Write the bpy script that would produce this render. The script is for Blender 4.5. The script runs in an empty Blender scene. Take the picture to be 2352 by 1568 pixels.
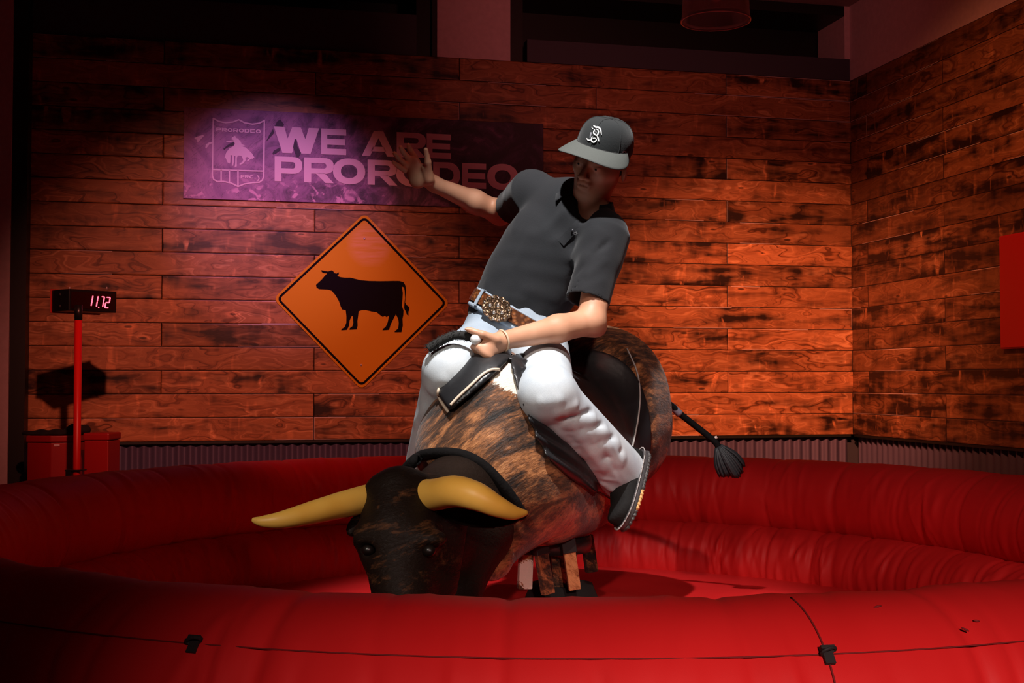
import bpy, math, random
import numpy as np
from mathutils import Vector, Matrix
from mathutils.bvhtree import BVHTree
SC = bpy.context.scene
COL = SC.collection
PI = math.pi
# ------------------------------------------------------------------ camera
CAM_H = 1.27
FPX = 2856.0
PITCH = math.radians(1.86)
cam = bpy.data.cameras.new('camera')
cam.sensor_width = 36.0
cam.lens = FPX / 2352 * 36.0
cam.clip_start = 0.05
camo = bpy.data.objects.new('camera', cam)
COL.objects.link(camo)
camo.location = (0, 0, CAM_H)
camo.rotation_euler = (PI/2 + PITCH, 0, 0)
SC.camera = camo
# ------------------------------------------------------------------ world, exposure
SC.view_settings.view_transform = 'Standard'
SC.view_settings.look = 'None'
SC.view_settings.gamma = 1
SC.view_settings.use_curve_mapping = False
SC.view_settings.exposure = 0.0
w = bpy.data.worlds.new('world'); SC.world = w
w.use_nodes = True
w.node_tree.nodes['Background'].inputs[0].default_value = (0.5, 0.1, 0.12, 1)
w.node_tree.nodes['Background'].inputs[1].default_value = 0.022
# ------------------------------------------------------------------ stage lights, one added fill
def spot(name, loc, target, energy, color, angle, blend=0.3, radius=0.05):
    l = bpy.data.lights.new(name, 'SPOT')
    l.energy = energy; l.color = color; l.spot_size = math.radians(angle)
    l.spot_blend = blend; l.shadow_soft_size = radius
    o = bpy.data.objects.new(name, l); COL.objects.link(o)
    o.location = loc
    d = Vector(target) - Vector(loc)
    o.rotation_euler = d.to_track_quat('-Z', 'Y').to_euler()
    return o
# white key light over the pit, red and purple washes on the wall
spot('key_spotlight', (0.0, 2.45, 3.8), (0.12, 3.95, 1.15), 570, (1.0, 0.97, 0.95), 34, 0.5, 0.035)
spot('front_pit_spotlight', (0.9, -0.1, 3.8), (0.95, 4.6, 0.5), 360, (1.0, 0.72, 0.62), 26, 0.7, 0.06)
spot('front_tube_spotlight', (0.9, -2.6, 2.7), (0.50, 1.75, 0.45), 900, (1.0, 0.66, 0.6), 29.5, 1.0, 0.10)
spot('front_left_spotlight', (-1.7, -0.6, 3.3), (-0.10, 3.5, 0.97), 330, (1.0, 0.86, 0.74), 17, 0.8, 0.05)
spot('upper_wall_fill', (1.0, 4.4, 2.9), (1.0, 8.3, 3.75), 75, (1.0, 0.24, 0.22), 62, 1.0, 0.1)  # added fill with no visible source, brightens the column and upper plaster
spot('red_wall_spotlight', (0.9, 3.6, 3.8), (1.75, 8.4, 1.25), 1700, (1.0, 0.27, 0.13), 34, 1.0, 0.06)
spot('left_wall_spotlight', (-0.3, 1.8, 3.8), (-1.5, 7.6, 1.25), 760, (1.0, 0.25, 0.17), 33, 0.9, 0.05)
spot('purple_banner_spotlight', (-1.1, 4.4, 3.8), (-1.42, 7.55, 2.34), 260, (0.72, 0.36, 0.95), 25, 1.0, 0.04)
spot('right_wall_spotlight', (0.2, 4.0, 3.8), (2.85, 6.9, 2.0), 330, (1.0, 0.26, 0.10), 46, 0.9, 0.06)
spot('pit_left_spotlight', (0.6, 3.0, 3.8), (-1.4, 4.8, 0.6), 16, (1.0, 0.25, 0.2), 60, 0.7, 0.06)
# ------------------------------------------------------------------ projection helpers (used to measure the place)
def ray(px, py):
    x = (px - 1176) / FPX; y = -(py - 784) / FPX
    f = np.array([0, math.cos(PITCH), math.sin(PITCH)])
    u = np.array([0, -math.sin(PITCH), math.cos(PITCH)])
    return x*np.array([1., 0, 0]) + y*u + f
O0 = np.array([0, 0, CAM_H])
def P(px, py, Y):
    r = ray(px, py)
    return O0 + r * (Y / r[1])
def onplane(px, py, p0, n):
    r = ray(px, py)
    t = np.dot(np.array(p0) - O0, n) / np.dot(r, n)
    return O0 + r*t
def nrm(v):
    v = np.asarray(v, float); return v / np.linalg.norm(v)
# ------------------------------------------------------------------ node materials
MATS = {}
def mat(name, color=(0.8, 0.8, 0.8), rough=0.5, metal=0.0, spec=0.5, bump=None, emit=None, sheen=0):
    if name in MATS: return MATS[name]
    m = bpy.data.materials.new(name); m.use_nodes = True
    nt = m.node_tree; b = nt.nodes['Principled BSDF']
    b.inputs['Base Color'].default_value = (*color, 1)
    b.inputs['Roughness'].default_value = rough
    b.inputs['Metallic'].default_value = metal
    b.inputs['Specular IOR Level'].default_value = spec
    if sheen: b.inputs['Sheen Weight'].default_value = sheen
    if emit:
        b.inputs['Emission Color'].default_value = (*emit[0], 1)
        b.inputs['Emission Strength'].default_value = emit[1]
    if bump:
        tc = nt.nodes.new('ShaderNodeTexCoord')
        mp = nt.nodes.new('ShaderNodeMapping'); mp.inputs['Scale'].default_value = bump[2] if len(bump) > 2 else (1, 1, 1)
        no = nt.nodes.new('ShaderNodeTexNoise'); no.inputs['Scale'].default_value = bump[0]; no.inputs['Detail'].default_value = 4
        bp = nt.nodes.new('ShaderNodeBump'); bp.inputs['Strength'].default_value = bump[1]; bp.inputs['Distance'].default_value = 0.004
        nt.links.new(tc.outputs['Object'], mp.inputs[0]); nt.links.new(mp.outputs[0], no.inputs['Vector'])
        nt.links.new(no.outputs[0], bp.inputs['Height']); nt.links.new(bp.outputs[0], b.inputs['Normal'])
        # slight colour variation of the surface itself
        mx = nt.nodes.new('ShaderNodeMixRGB'); mx.blend_type = 'MULTIPLY'; mx.inputs[0].default_value = 0.25
        mx.inputs[1].default_value = (*color, 1)
        nt.links.new(no.outputs[0], mx.inputs[2]); nt.links.new(mx.outputs[0], b.inputs['Base Color'])
        b.inputs['Base Color'].default_value = (*color, 1)
    MATS[name] = m
    return m
class NB:
    """tiny node-building helper"""
    def __init__(s, name):
        s.m = bpy.data.materials.new(name); s.m.use_nodes = True
        s.nt = s.m.node_tree; s.b = s.nt.nodes['Principled BSDF']
        MATS[name] = s.m
    def n(s, t, **k):
        nd = s.nt.nodes.new(t)
        for a, v in k.items(): setattr(nd, a, v)
        return nd
    def l(s, a, b): s.nt.links.new(a, b)
    def math(s, op, a, b=None, c=None):
        nd = s.n('ShaderNodeMath', operation=op)
        for i, v in enumerate((a, b, c)):
            if v is None: continue
            if isinstance(v, (int, float)): nd.inputs[i].default_value = v
            else: s.l(v, nd.inputs[i])
        return nd.outputs[0]
    def comb(s, x, y, z):
        nd = s.n('ShaderNodeCombineXYZ')
        for i, v in enumerate((x, y, z)):
            if isinstance(v, (int, float)): nd.inputs[i].default_value = v
            else: s.l(v, nd.inputs[i])
        return nd.outputs[0]
    def noise(s, vec, scale, detail=3, rough=0.5, dist=0.0, col=False):
        nd = s.n('ShaderNodeTexNoise'); nd.inputs['Scale'].default_value = scale
        nd.inputs['Detail'].default_value = detail; nd.inputs['Roughness'].default_value = rough
        nd.inputs['Distortion'].default_value = dist
        s.l(vec, nd.inputs['Vector'])
        return nd.outputs[1 if col else 0]
    def ramp(s, f, stops, interp='LINEAR'):
        nd = s.n('ShaderNodeValToRGB'); nd.color_ramp.interpolation = interp
        el = nd.color_ramp.elements
        while len(el) < len(stops): el.new(0.5)
        for e, (p, c) in zip(el, stops):
            e.position = p; e.color = (c, c, c, 1) if isinstance(c, (int, float)) else (*c, 1)
        s.l(f, nd.inputs[0]); return nd.outputs[0]
    def mix(s, f, a, b, mode='MIX'):
        nd = s.n('ShaderNodeMixRGB', blend_type=mode)
        for i, v in enumerate((f, a, b)):
            if isinstance(v, (int, float)): nd.inputs[i].default_value = v if i == 0 else (v, v, v, 1)
            elif isinstance(v, tuple): nd.inputs[i].default_value = (*v, 1)
            else: s.l(v, nd.inputs[i])
        return nd.outputs[0]
# wall axes -----------------------------------------------------------------
CX, CY = 2.34, 8.54
D1 = np.array([0.9750, 0.2220, 0.])      # along back wall to the right
N1 = np.array([0.2220, -0.9750, 0.])     # back wall normal to the room
D2 = np.array([0.2220, -0.9750, 0.])     # along right wall to the camera
N2 = np.array([-0.9750, -0.2220, 0.])
C0 = np.array([CX, CY, 0.])
def wallpx(px, py, off=0.0): return onplane(px, py, C0 + N1*off, N1)
def sideofwall(px, py, off=0.0): return onplane(px, py, C0 + N2*off, N2)
def s_of(px, py=900): return float(np.dot(wallpx(px, py) - C0, D1))

def wood_material(name, axis, seam0, tint=1.0, shift=0.0):
    k = NB(name)
    tc = k.n('ShaderNodeTexCoord')
    dt = k.n('ShaderNodeVectorMath', operation='DOT_PRODUCT'); dt.inputs[1].default_value = tuple(axis)
    k.l(tc.outputs['Object'], dt.inputs[0]); s = dt.outputs['Value']
    sx = k.n('ShaderNodeSeparateXYZ'); k.l(tc.outputs['Object'], sx.inputs[0]); z = sx.outputs[2]
    PH, PL = 2.44/17, 1.83
    zr = k.math('DIVIDE', k.math('SUBTRACT', z, 0.91), PH)
    row = k.math('FLOOR', zr); fz = k.math('FRACT', zr)
    odd = k.math('MODULO', k.math('ABSOLUTE', row), 2.0)
    odd = k.math('MAXIMUM', odd, k.math('LESS_THAN', row, 0.5))
    sp = k.math('ADD', k.math('DIVIDE', k.math('SUBTRACT', s, seam0), PL), k.math('MULTIPLY', odd, 0.5))
    colm = k.math('FLOOR', sp); fs = k.math('FRACT', sp)
    wn = k.n('ShaderNodeTexWhiteNoise', noise_dimensions='2D')
    k.l(k.comb(row, colm, 0.0), wn.inputs['Vector'])
    wc = k.n('ShaderNodeSeparateColor'); k.l(wn.outputs['Color'], wc.inputs[0])
    r1, r2, r3 = wc.outputs[0], wc.outputs[1], wc.outputs[2]
    so = k.math('ADD', s, k.math('MULTIPLY', r1, 37.0))
    zo = k.math('ADD', z, k.math('MULTIPLY', r2, 11.0))
    # growth ring grain, warped around knots
    kv = k.comb(k.math('MULTIPLY', so, 3.3), k.math('MULTIPLY', zo, 9.0), 0.0)
    warp = k.noise(kv, 1.0, 2, 0.5)
    gz = k.math('ADD', k.math('MULTIPLY', zo, 34.0), k.math('MULTIPLY', warp, 17.0))
    grain = k.noise(k.comb(k.math('MULTIPLY', so, 1.2), gz, 0.0), 1.0, 3, 0.6)
    fine = k.noise(k.comb(k.math('MULTIPLY', so, 5.0), k.math('MULTIPLY', zo, 260.0), 0.0), 1.0, 2, 0.6)
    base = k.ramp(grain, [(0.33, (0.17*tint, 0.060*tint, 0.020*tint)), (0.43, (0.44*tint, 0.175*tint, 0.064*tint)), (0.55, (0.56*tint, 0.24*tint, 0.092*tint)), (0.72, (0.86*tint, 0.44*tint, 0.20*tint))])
    base = k.mix(0.2, base, k.ramp(fine, [(0.3, 0.35), (0.7, 1.0)]), 'MULTIPLY')
    # plank to plank tone
    base = k.mix(1.0, base, k.ramp(r3, [(0.0, 0.6), (0.9, 0.95)]), 'MULTIPLY')
    # burnt patches: long smears plus short vertical gaps
    b1 = k.noise(k.comb(k.math('MULTIPLY', so, 2.3), k.math('MULTIPLY', zo, 12.0), 3.0), 1.0, 3, 0.55, 0.35)
    b2 = k.noise(k.comb(k.math('MULTIPLY', so, 11.0), k.math('MULTIPLY', zo, 5.0), 7.0), 1.0, 2, 0.5)
    bb = k.math('ADD', k.math('MULTIPLY', b1, 0.72), k.math('MULTIPLY', b2, 0.28))
    bb = k.math('ADD', bb, k.math('MULTIPLY', k.math('SUBTRACT', r2, 0.5), 0.16))
    burn = k.ramp(bb, [(0.33+shift, 0.0), (0.42+shift, 0.55), (0.52+shift, 1.0)])
    streak = k.noise(k.comb(k.math('MULTIPLY', so, 14.0), k.math('MULTIPLY', zo, 4.0), 17.0), 1.0, 2, 0.6, 0.4)
    base = k.mix(1.0, base, k.ramp(streak, [(0.60, 1.0), (0.72, 1.55)]), 'MULTIPLY')
    burn = k.math('MAXIMUM', burn, k.ramp(streak, [(0.62, 0.0), (0.70, 0.8)]))
    col = k.mix(burn, (0.022, 0.010, 0.006), base)
    # knots
    vo = k.n('ShaderNodeTexVoronoi'); vo.inputs['Scale'].default_value = 1.0
    k.l(k.comb(k.math('MULTIPLY', so, 2.6), k.math('MULTIPLY', zo, 7.5), 0.0), vo.inputs['Vector'])
    kd = k.ramp(vo.outputs['Distance'], [(0.0, 0.25), (0.05, 0.45), (0.075, 1.6), (0.16, 1.0)])
    col = k.mix(1.0, col, kd, 'MULTIPLY')
    # gaps between the planks, some edges pale and chipped
    ez = k.math('MINIMUM', fz, k.math('SUBTRACT', 1.0, fz))
    ez = k.math('MULTIPLY', ez, PH)
    es = k.math('MULTIPLY', k.math('MINIMUM', fs, k.math('SUBTRACT', 1.0, fs)), PL)
    e = k.math('MINIMUM', ez, es)
    gap = k.math('LESS_THAN', e, 0.0024)
    rn = k.noise(k.comb(k.math('MULTIPLY', s, 0.9), k.math('MULTIPLY', row, 5.3), 9.0), 1.0, 1)
    palem = k.math('MULTIPLY', k.math('GREATER_THAN', rn, 0.60), k.math('LESS_THAN', k.math('ABSOLUTE', k.math('SUBTRACT', e, 0.0035)), 0.0013))
    col = k.mix(gap, col, (0.012, 0.006, 0.004))
    col = k.mix(palem, col, (0.75, 0.60, 0.55))
    k.l(col, k.b.inputs['Base Color'])
    bp = k.n('ShaderNodeBump'); bp.inputs['Strength'].default_value = 0.5; bp.inputs['Distance'].default_value = 0.006
    h = k.ramp(e, [(0.0, 0.0), (0.006, 1.0)])
    h2 = k.math('ADD', h, k.math('MULTIPLY', grain, 0.12))
    k.l(h2, bp.inputs['Height']); k.l(bp.outputs[0], k.b.inputs['Normal'])
    k.b.inputs['Roughness'].default_value = 0.42
    k.b.inputs['Specular IOR Level'].default_value = 0.35
    return k.m

def hide_material(name, stretch=(5, 5, 5), dark=0.0, patches=(), axis=None, sc=1.0, spec=0.22):
    """short brindle cow hair: streaked browns and blacks, optional white patches (centre, radius) in object space"""
    k = NB(name)
    tc = k.n('ShaderNodeTexCoord'); ob = tc.outputs['Object']
    vr = k.n('ShaderNodeMapping', vector_type='POINT')
    vr.inputs['Rotation'].default_value = axis or (0.0, math.radians(-38), 0.25)
    k.l(ob, vr.inputs[0])
    mp = k.n('ShaderNodeMapping'); mp.inputs['Scale'].default_value = stretch; k.l(vr.outputs[0], mp.inputs[0])
    big = k.noise(mp.outputs[0], 1.0*sc, 4, 0.62, 0.6)
    mp2 = k.n('ShaderNodeMapping'); mp2.inputs['Scale'].default_value = tuple(v*6.5 for v in stretch); k.l(vr.outputs[0], mp2.inputs[0])
    hair = k.noise(mp2.outputs[0], 1.0*sc, 4, 0.7, 0.3)
    tone = k.math('ADD', k.math('MULTIPLY', big, 0.72), k.math('MULTIPLY', hair, 0.28))
    tone = k.math('SUBTRACT', tone, dark)
    col = k.ramp(tone, [(0.36, (0.012, 0.007, 0.005)), (0.46, (0.09, 0.036, 0.015)), (0.55, (0.34, 0.13, 0.045)), (0.68, (0.62, 0.30, 0.12))])
    for (c, rad) in patches:
        d = k.n('ShaderNodeVectorMath', operation='DISTANCE'); k.l(ob, d.inputs[0]); d.inputs[1].default_value = tuple(c)
        dd = k.math('ADD', d.outputs['Value'], k.math('MULTIPLY', k.math('SUBTRACT', hair, 0.5), 0.06))
        col = k.mix(k.ramp(k.math('DIVIDE', dd, rad), [(0.92, 1.0), (1.0, 0.0)]), col, (0.80, 0.72, 0.60))
    k.l(col, k.b.inputs['Base Color'])
    k.b.inputs['Roughness'].default_value = 0.5
    k.b.inputs['Specular IOR Level'].default_value = spec
    k.b.inputs['Sheen Weight'].default_value = 0.15 if spec > 0.2 else 0.0
    bp = k.n('ShaderNodeBump'); bp.inputs['Strength'].default_value = 0.6; bp.inputs['Distance'].default_value = 0.006
    k.l(hair, bp.inputs['Height']); k.l(bp.outputs[0], k.b.inputs['Normal'])
    return k.m
# ------------------------------------------------------------------ object helpers
ORI = {}
def _link(o, parent):
    COL.objects.link(o)
    if parent is not None: o.parent = parent
def thing(name, label, cat, loc, group=None):
    o = bpy.data.objects.new(name, None); COL.objects.link(o)
    o.empty_display_size = 0.1
    o.location = loc; o['label'] = label; o['category'] = cat
    if group: o['group'] = group
    ORI[o] = np.array(loc, float)
    return o
def mk(name, V, F, m, parent=None, smooth=True, label=None, cat=None, kind=None, origin=None, auto=None):
    """one mesh object from world-space vertices"""
    V = np.asarray(V, float)
    if parent is not None: og = ORI[parent]
    else: og = np.array(origin if origin is not None else (0, 0, 0), float)
    me = bpy.data.meshes.new(name)
    me.from_pydata((V - og).tolist(), [], [list(map(int, f)) for f in F] if not isinstance(F, np.ndarray) else F.tolist())
    me.update()
    if smooth:
        me.polygons.foreach_set('use_smooth', [True]*len(me.polygons))
        if auto:
            try: me.set_sharp_from_angle(angle=math.radians(auto))
            except Exception: pass
    me.materials.append(m)
    o = bpy.data.objects.new(name, me); _link(o, parent)
    if parent is None: o.location = og
    ORI[o] = og
    if label: o['label'] = label
    if cat: o['category'] = cat
    if kind: o['kind'] = kind
    return o
class M:
    """mesh collector"""
    def __init__(s): s.V = []; s.F = []
    def add(s, V, F):
        b = len(s.V); s.V += [tuple(v) for v in np.asarray(V, float)]; s.F += [tuple(int(i)+b for i in f) for f in F]; return s
    def box(s, c, ax, half):
        c = np.array(c, float); ax = [np.array(a, float) for a in ax]
        V = [c + sx*ax[0]*half[0] + sy*ax[1]*half[1] + sz*ax[2]*half[2] for sz in (-1, 1) for sy in (-1, 1) for sx in (-1, 1)]
        return s.add(V, [(0, 2, 3, 1), (4, 5, 7, 6), (0, 1, 5, 4), (2, 6, 7, 3), (0, 4, 6, 2), (1, 3, 7, 5)])
    def prism(s, pts, vec):
        pts = [np.array(p, float) for p in pts]; n = len(pts); vec = np.array(vec, float)
        V = pts + [p + vec for p in pts]
        F = [tuple(range(n)), tuple(range(2*n-1, n-1, -1))] + [(i, i+n, (i+1) % n + n, (i+1) % n) for i in range(n)]
        return s.add(V, F)
    def tube(s, pts, rad, seg=12, cap=True, flat=None):
        pts = [np.array(p, float) for p in pts]; n = len(pts)
        if not hasattr(rad, '__len__'): rad = [rad]*n
        V = []; prev = None
        for i, p in enumerate(pts):
            t = nrm(pts[min(i+1, n-1)] - pts[max(i-1, 0)])
            if prev is None:
                a = np.array([0, 0, 1.]) if abs(t[2]) < 0.9 else np.array([1., 0, 0])
                u = nrm(np.cross(t, a))
            else: u = nrm(prev - t*np.dot(prev, t))
            v = np.cross(t, u); prev = u
            for j in range(seg):
                a = 2*PI*j/seg
                V.append(p + rad[i]*(math.cos(a)*u + math.sin(a)*v*(flat or 1)))
        F = [(i*seg+j, i*seg+(j+1) % seg, (i+1)*seg+(j+1) % seg, (i+1)*seg+j) for i in range(n-1) for j in range(seg)]
        if cap: F += [tuple(range(seg-1, -1, -1)), tuple(range((n-1)*seg, n*seg))]
        return s.add(V, F)
    def lathe(s, c, prof, seg=32, axis=None):
        c = np.array(c, float)
        if axis is None: ux, uy, uz = np.eye(3)
        else:
            uz = nrm(axis); ux = nrm(np.cross(uz, [0.3, 1, 0.2])); uy = np.cross(uz, ux)
        V = [c + r*(math.cos(2*PI*j/seg)*ux + math.sin(2*PI*j/seg)*uy) + z*uz for (r, z) in prof for j in range(seg)]
        F = [(i*seg+j, i*seg+(j+1) % seg, (i+1)*seg+(j+1) % seg, (i+1)*seg+j) for i in range(len(prof)-1) for j in range(seg)]
        return s.add(V, F)
    def grid(s, G):
        G = np.asarray(G, float); a, b = G.shape[:2]
        return s.add(G.reshape(-1, 3), [(i*b+j, i*b+j+1, (i+1)*b+j+1, (i+1)*b+j) for i in range(a-1) for j in range(b-1)])
    def build(s, name, m, parent=None, **k): return mk(name, s.V, s.F, m, parent, **k)
def bevel(o, w=0.004, seg=2):
    b = o.modifiers.new('bevel', 'BEVEL'); b.width = w; b.segments = seg; b.limit_method = 'ANGLE'; return o
def spline(pts, n=8):
    pts = [np.array(p, float) for p in pts]; out = []
    for i in range(len(pts)-1):
        p0 = pts[max(i-1, 0)]; p1 = pts[i]; p2 = pts[i+1]; p3 = pts[min(i+2, len(pts)-1)]
        for j in range(n):
            t = j/n
            out.append(0.5*((2*p1) + (-p0+p2)*t + (2*p0-5*p1+4*p2-p3)*t*t + (-p0+3*p1-3*p2+p3)*t**3))
    out.append(pts[-1]); return out
# ------------------------------------------------------------------ signed-distance modelling + surface nets
def smin(a, b, k):
    if k <= 0: return np.minimum(a, b)
    h = np.clip(0.5 + 0.5*(b-a)/k, 0, 1)
    return b*(1-h) + a*h - k*h*(1-h)
def smax(a, b, k): return -smin(-a, -b, k)
def cone(p, a, b, ra, rb, w=None, ratio=1.0, flat=False):
    a = np.asarray(a, float); b = np.asarray(b, float); ba = b-a; L2 = float(ba@ba)
    q = p - a; tu = (q@ba)/L2; t = np.clip(tu, 0, 1)
    q = q - t[..., None]*ba
    if w is not None:
        c = q@np.asarray(w, float); q = q + ((c/ratio - c)[..., None])*np.asarray(w, float)
    d = np.sqrt((q*q).sum(-1)) - (ra + (rb-ra)*t)
    if flat: d = np.maximum(d, (np.abs(tu-0.5)-0.5)*math.sqrt(L2))
    return d
def sell(p, c, ax, r, n=2.6):
    q = np.abs((p - np.asarray(c, float))@np.asarray(ax, float).T/np.asarray(r, float)) + 1e-6
    return ((q**n).sum(-1)**(1/n) - 1)*float(np.min(r))
def ridge(p, a, b, w, amp, sharp=1.0):
    """soft displacement along the segment a-b, fading at both ends"""
    a = np.asarray(a, float); ba = np.asarray(b, float)-a
    t = np.clip(((p-a)@ba)/(ba@ba), 0, 1); q = p-a-t[..., None]*ba
    return amp*np.exp(-(q*q).sum(-1)/(w*w))*np.clip(np.sin(t*PI)*1.6, 0.0, 1)
def ell(p, c, ax, r):
    q = (p - np.asarray(c, float))@np.asarray(ax, float).T/np.asarray(r, float)
    k0 = np.sqrt((q*q).sum(-1)); q2 = q/np.asarray(r, float); k1 = np.sqrt((q2*q2).sum(-1)) + 1e-9
    return k0*(k0-1)/k1
def drum(p, c, axv, up, r, h, rd, squash=1.0):
    """rounded cylinder, axis axv, half length h; squash scales the up direction"""
    q = p - np.asarray(c, float); ax = nrm(axv); up = nrm(up - ax*np.dot(up, ax)); sd = np.cross(ax, up)
    x = q@ax; u = (q@up)/squash; s = q@sd
    rr = (np.abs(u)**2.4 + np.abs(s)**2.4)**(1/2.4) - r + rd
    xx = np.abs(x) - h + rd
    return np.sqrt(np.maximum(rr, 0)**2 + np.maximum(xx, 0)**2) + np.minimum(np.maximum(rr, xx), 0) - rd
def nets(f, lo, hi, h, B=20):
    lo = np.array(lo, float); hi = np.array(hi, float)
    n = np.ceil((hi-lo)/h).astype(int) + 1
    D = np.empty(n, np.float32)
    ax = [lo[i] + np.arange(n[i])*h for i in range(3)]
    for i in range(0, n[0], B):
        for j in range(0, n[1], B):
            for k in range(0, n[2], B):
                X, Y, Z = ax[0][i:i+B], ax[1][j:j+B], ax[2][k:k+B]
                c = np.array([[X.mean(), Y.mean(), Z.mean()]])
                rad = 0.5*h*B*1.74
                dc = float(f(c)[0])
                if abs(dc) > rad*1.5 + 0.02:
                    D[i:i+B, j:j+B, k:k+B] = dc; continue
                g = np.stack(np.meshgrid(X, Y, Z, indexing='ij'), -1)
                D[i:i+B, j:j+B, k:k+B] = f(g.reshape(-1, 3)).reshape(g.shape[:3])
    ins = D < 0
    A = ins[:-1, :-1, :-1].astype(np.int8)
    cnt = np.zeros(A.shape, np.int8)
    for a in (0, 1):
        for b in (0, 1):
            for c in (0, 1):
                cnt += ins[a:n[0]-1+a, b:n[1]-1+b, c:n[2]-1+c]
    act = (cnt > 0) & (cnt < 8)
    idx = np.full(A.shape, -1, np.int64); I = np.argwhere(act); idx[act] = np.arange(len(I))
    S = np.zeros((len(I), 3)); W = np.zeros(len(I))
    for axis in range(3):
        o = [k for k in range(3) if k != axis]
        for a in (0, 1):
            for b in (0, 1):
                e0 = I.copy(); e0[:, o[0]] += a; e0[:, o[1]] += b
                e1 = e0.copy(); e1[:, axis] += 1
                d0 = D[e0[:, 0], e0[:, 1], e0[:, 2]]; d1 = D[e1[:, 0], e1[:, 1], e1[:, 2]]
                m = (d0 < 0) != (d1 < 0)
                t = np.where(m, d0/np.where(np.abs(d0-d1) < 1e-12, 1, d0-d1), 0)
                pos = e0.astype(float); pos[:, axis] += t
                S += pos*m[:, None]; W += m
    V = lo + (S/np.maximum(W, 1)[:, None])*h
    F = []
    for axis in range(3):
        o = [(axis+1) % 3, (axis+2) % 3]
        sl0 = [slice(1, n[k]-1) for k in range(3)]; sl1 = list(sl0)
        sl0[axis] = slice(0, n[axis]-1); sl1[axis] = slice(1, n[axis])
        a = ins[tuple(sl0)]; b = ins[tuple(sl1)]
        ch = np.argwhere(a != b)
        if not len(ch): continue
        fl = a[ch[:, 0], ch[:, 1], ch[:, 2]]
        base = ch + 1; base[:, axis] -= 1
        q = []
        for (da, db) in ((1, 1), (0, 1), (0, 0), (1, 0)):
            c = base.copy(); c[:, o[0]] -= da; c[:, o[1]] -= db
            q.append(idx[c[:, 0], c[:, 1], c[:, 2]])
        q = np.stack(q, 1)
        q[~fl] = q[~fl][:, ::-1]
        F.append(q)
    F = np.concatenate(F); F = F[(F >= 0).all(1)]
    return V, F
def relax(V, F, it=1, lam=0.5):
    """laplacian smoothing"""
    n = len(V)
    for _ in range(it):
        S = np.zeros((n, 3)); W = np.zeros(n)
        for a in range(4):
            i = F[:, a]; j = F[:, (a+1) % 4]
            for c in range(3):
                S[:, c] += np.bincount(i, V[j, c], n) + np.bincount(j, V[i, c], n)
            W += np.bincount(i, minlength=n) + np.bincount(j, minlength=n)
        V = V*(1-lam) + lam*S/np.maximum(W, 1)[:, None]
    return V
def sdf(name, f, lo, hi, h, m, parent=None, it=2, **k):
    V, F = nets(f, lo, hi, h)
    V = relax(V, F, it)
    return mk(name, V, F, m, parent, **k)
def bvh_of(o):
    me = o.data; og = ORI[o]
    return BVHTree.FromPolygons([tuple(np.array(v.co)+og) for v in me.vertices], [tuple(p.vertices) for p in me.polygons])
def hit(bvh, px, py):
    r = nrm(ray(px, py)); h = bvh.ray_cast(Vector(O0), Vector(r))
    return (np.array(h[0]), np.array(h[1])) if h[0] is not None else (None, None)
# ================================================================== THE SETTING
def struct(o): o['kind'] = 'structure'; return o
BX, BZ = np.array([1., 0, 0]), np.array([0, 0, 1.])
plaster = mat('pink_grey_plaster', (0.75, 0.58, 0.60), 0.8, bump=(30, 0.1))
black_m = mat('black_painted', (0.006, 0.010, 0.007), 0.5)
dark_m = mat('dark_grey_painted', (0.050, 0.055, 0.075), 0.6)
struct(M().box((0, 3.5, -0.05), (BX, (0, 1, 0), BZ), (6, 7, 0.05)).build('floor', mat('dark_concrete', (0.07, 0.06, 0.06), 0.6, bump=(8, 0.2)), smooth=False))
struct(M().box((0, 3.5, 3.92), (BX, (0, 1, 0), BZ), (6, 7, 0.05)).build('ceiling', mat('ceiling_paint', (0.35, 0.28, 0.28), 0.85, bump=(20, 0.1)), smooth=False))
def slab(m, s0, s1, z0, z1, d0, d1, corner=C0, D=D1, N=N1):
    c = corner + D*(s0+s1)/2 + N*(d0+d1)/2 + BZ*(z0+z1)/2
    m.box(c, (D, N, BZ), ((s1-s0)/2, abs(d1-d0)/2, (z1-z0)/2)); return m
ZW0, ZW1 = 0.91, 3.35
SL = s_of(64, 600)            # left end of the planked wall
seam0 = s_of(372, 650)
wm = wood_material('burnt_planks_back', D1, seam0)
# object space of the wall meshes is world space, the planks count from the corner
off = float(np.dot(C0, D1))
for nd in wm.node_tree.nodes:
    if nd.type == 'MATH' and nd.operation == 'SUBTRACT' and abs(nd.inputs[1].default_value - seam0) < 1e-6:
        nd.inputs[1].default_value = seam0 + off
struct(slab(M(), SL-0.6, 0.0, ZW0, ZW1, -0.05, 0.0).build('wall_back', wm, smooth=False))
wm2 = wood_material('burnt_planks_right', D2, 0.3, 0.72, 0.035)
off2 = float(np.dot(C0, D2))
for nd in wm2.node_tree.nodes:
    if nd.type == 'MATH' and nd.operation == 'SUBTRACT' and abs(nd.inputs[1].default_value - 0.3) < 1e-6:
        nd.inputs[1].default_value = 0.22 + off2 - 1.83
struct(slab(M(), -0.05, 4.2, ZW0, ZW1, -0.05, 0.0, C0, D2, N2).build('wall_right', wm2, smooth=False))
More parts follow.
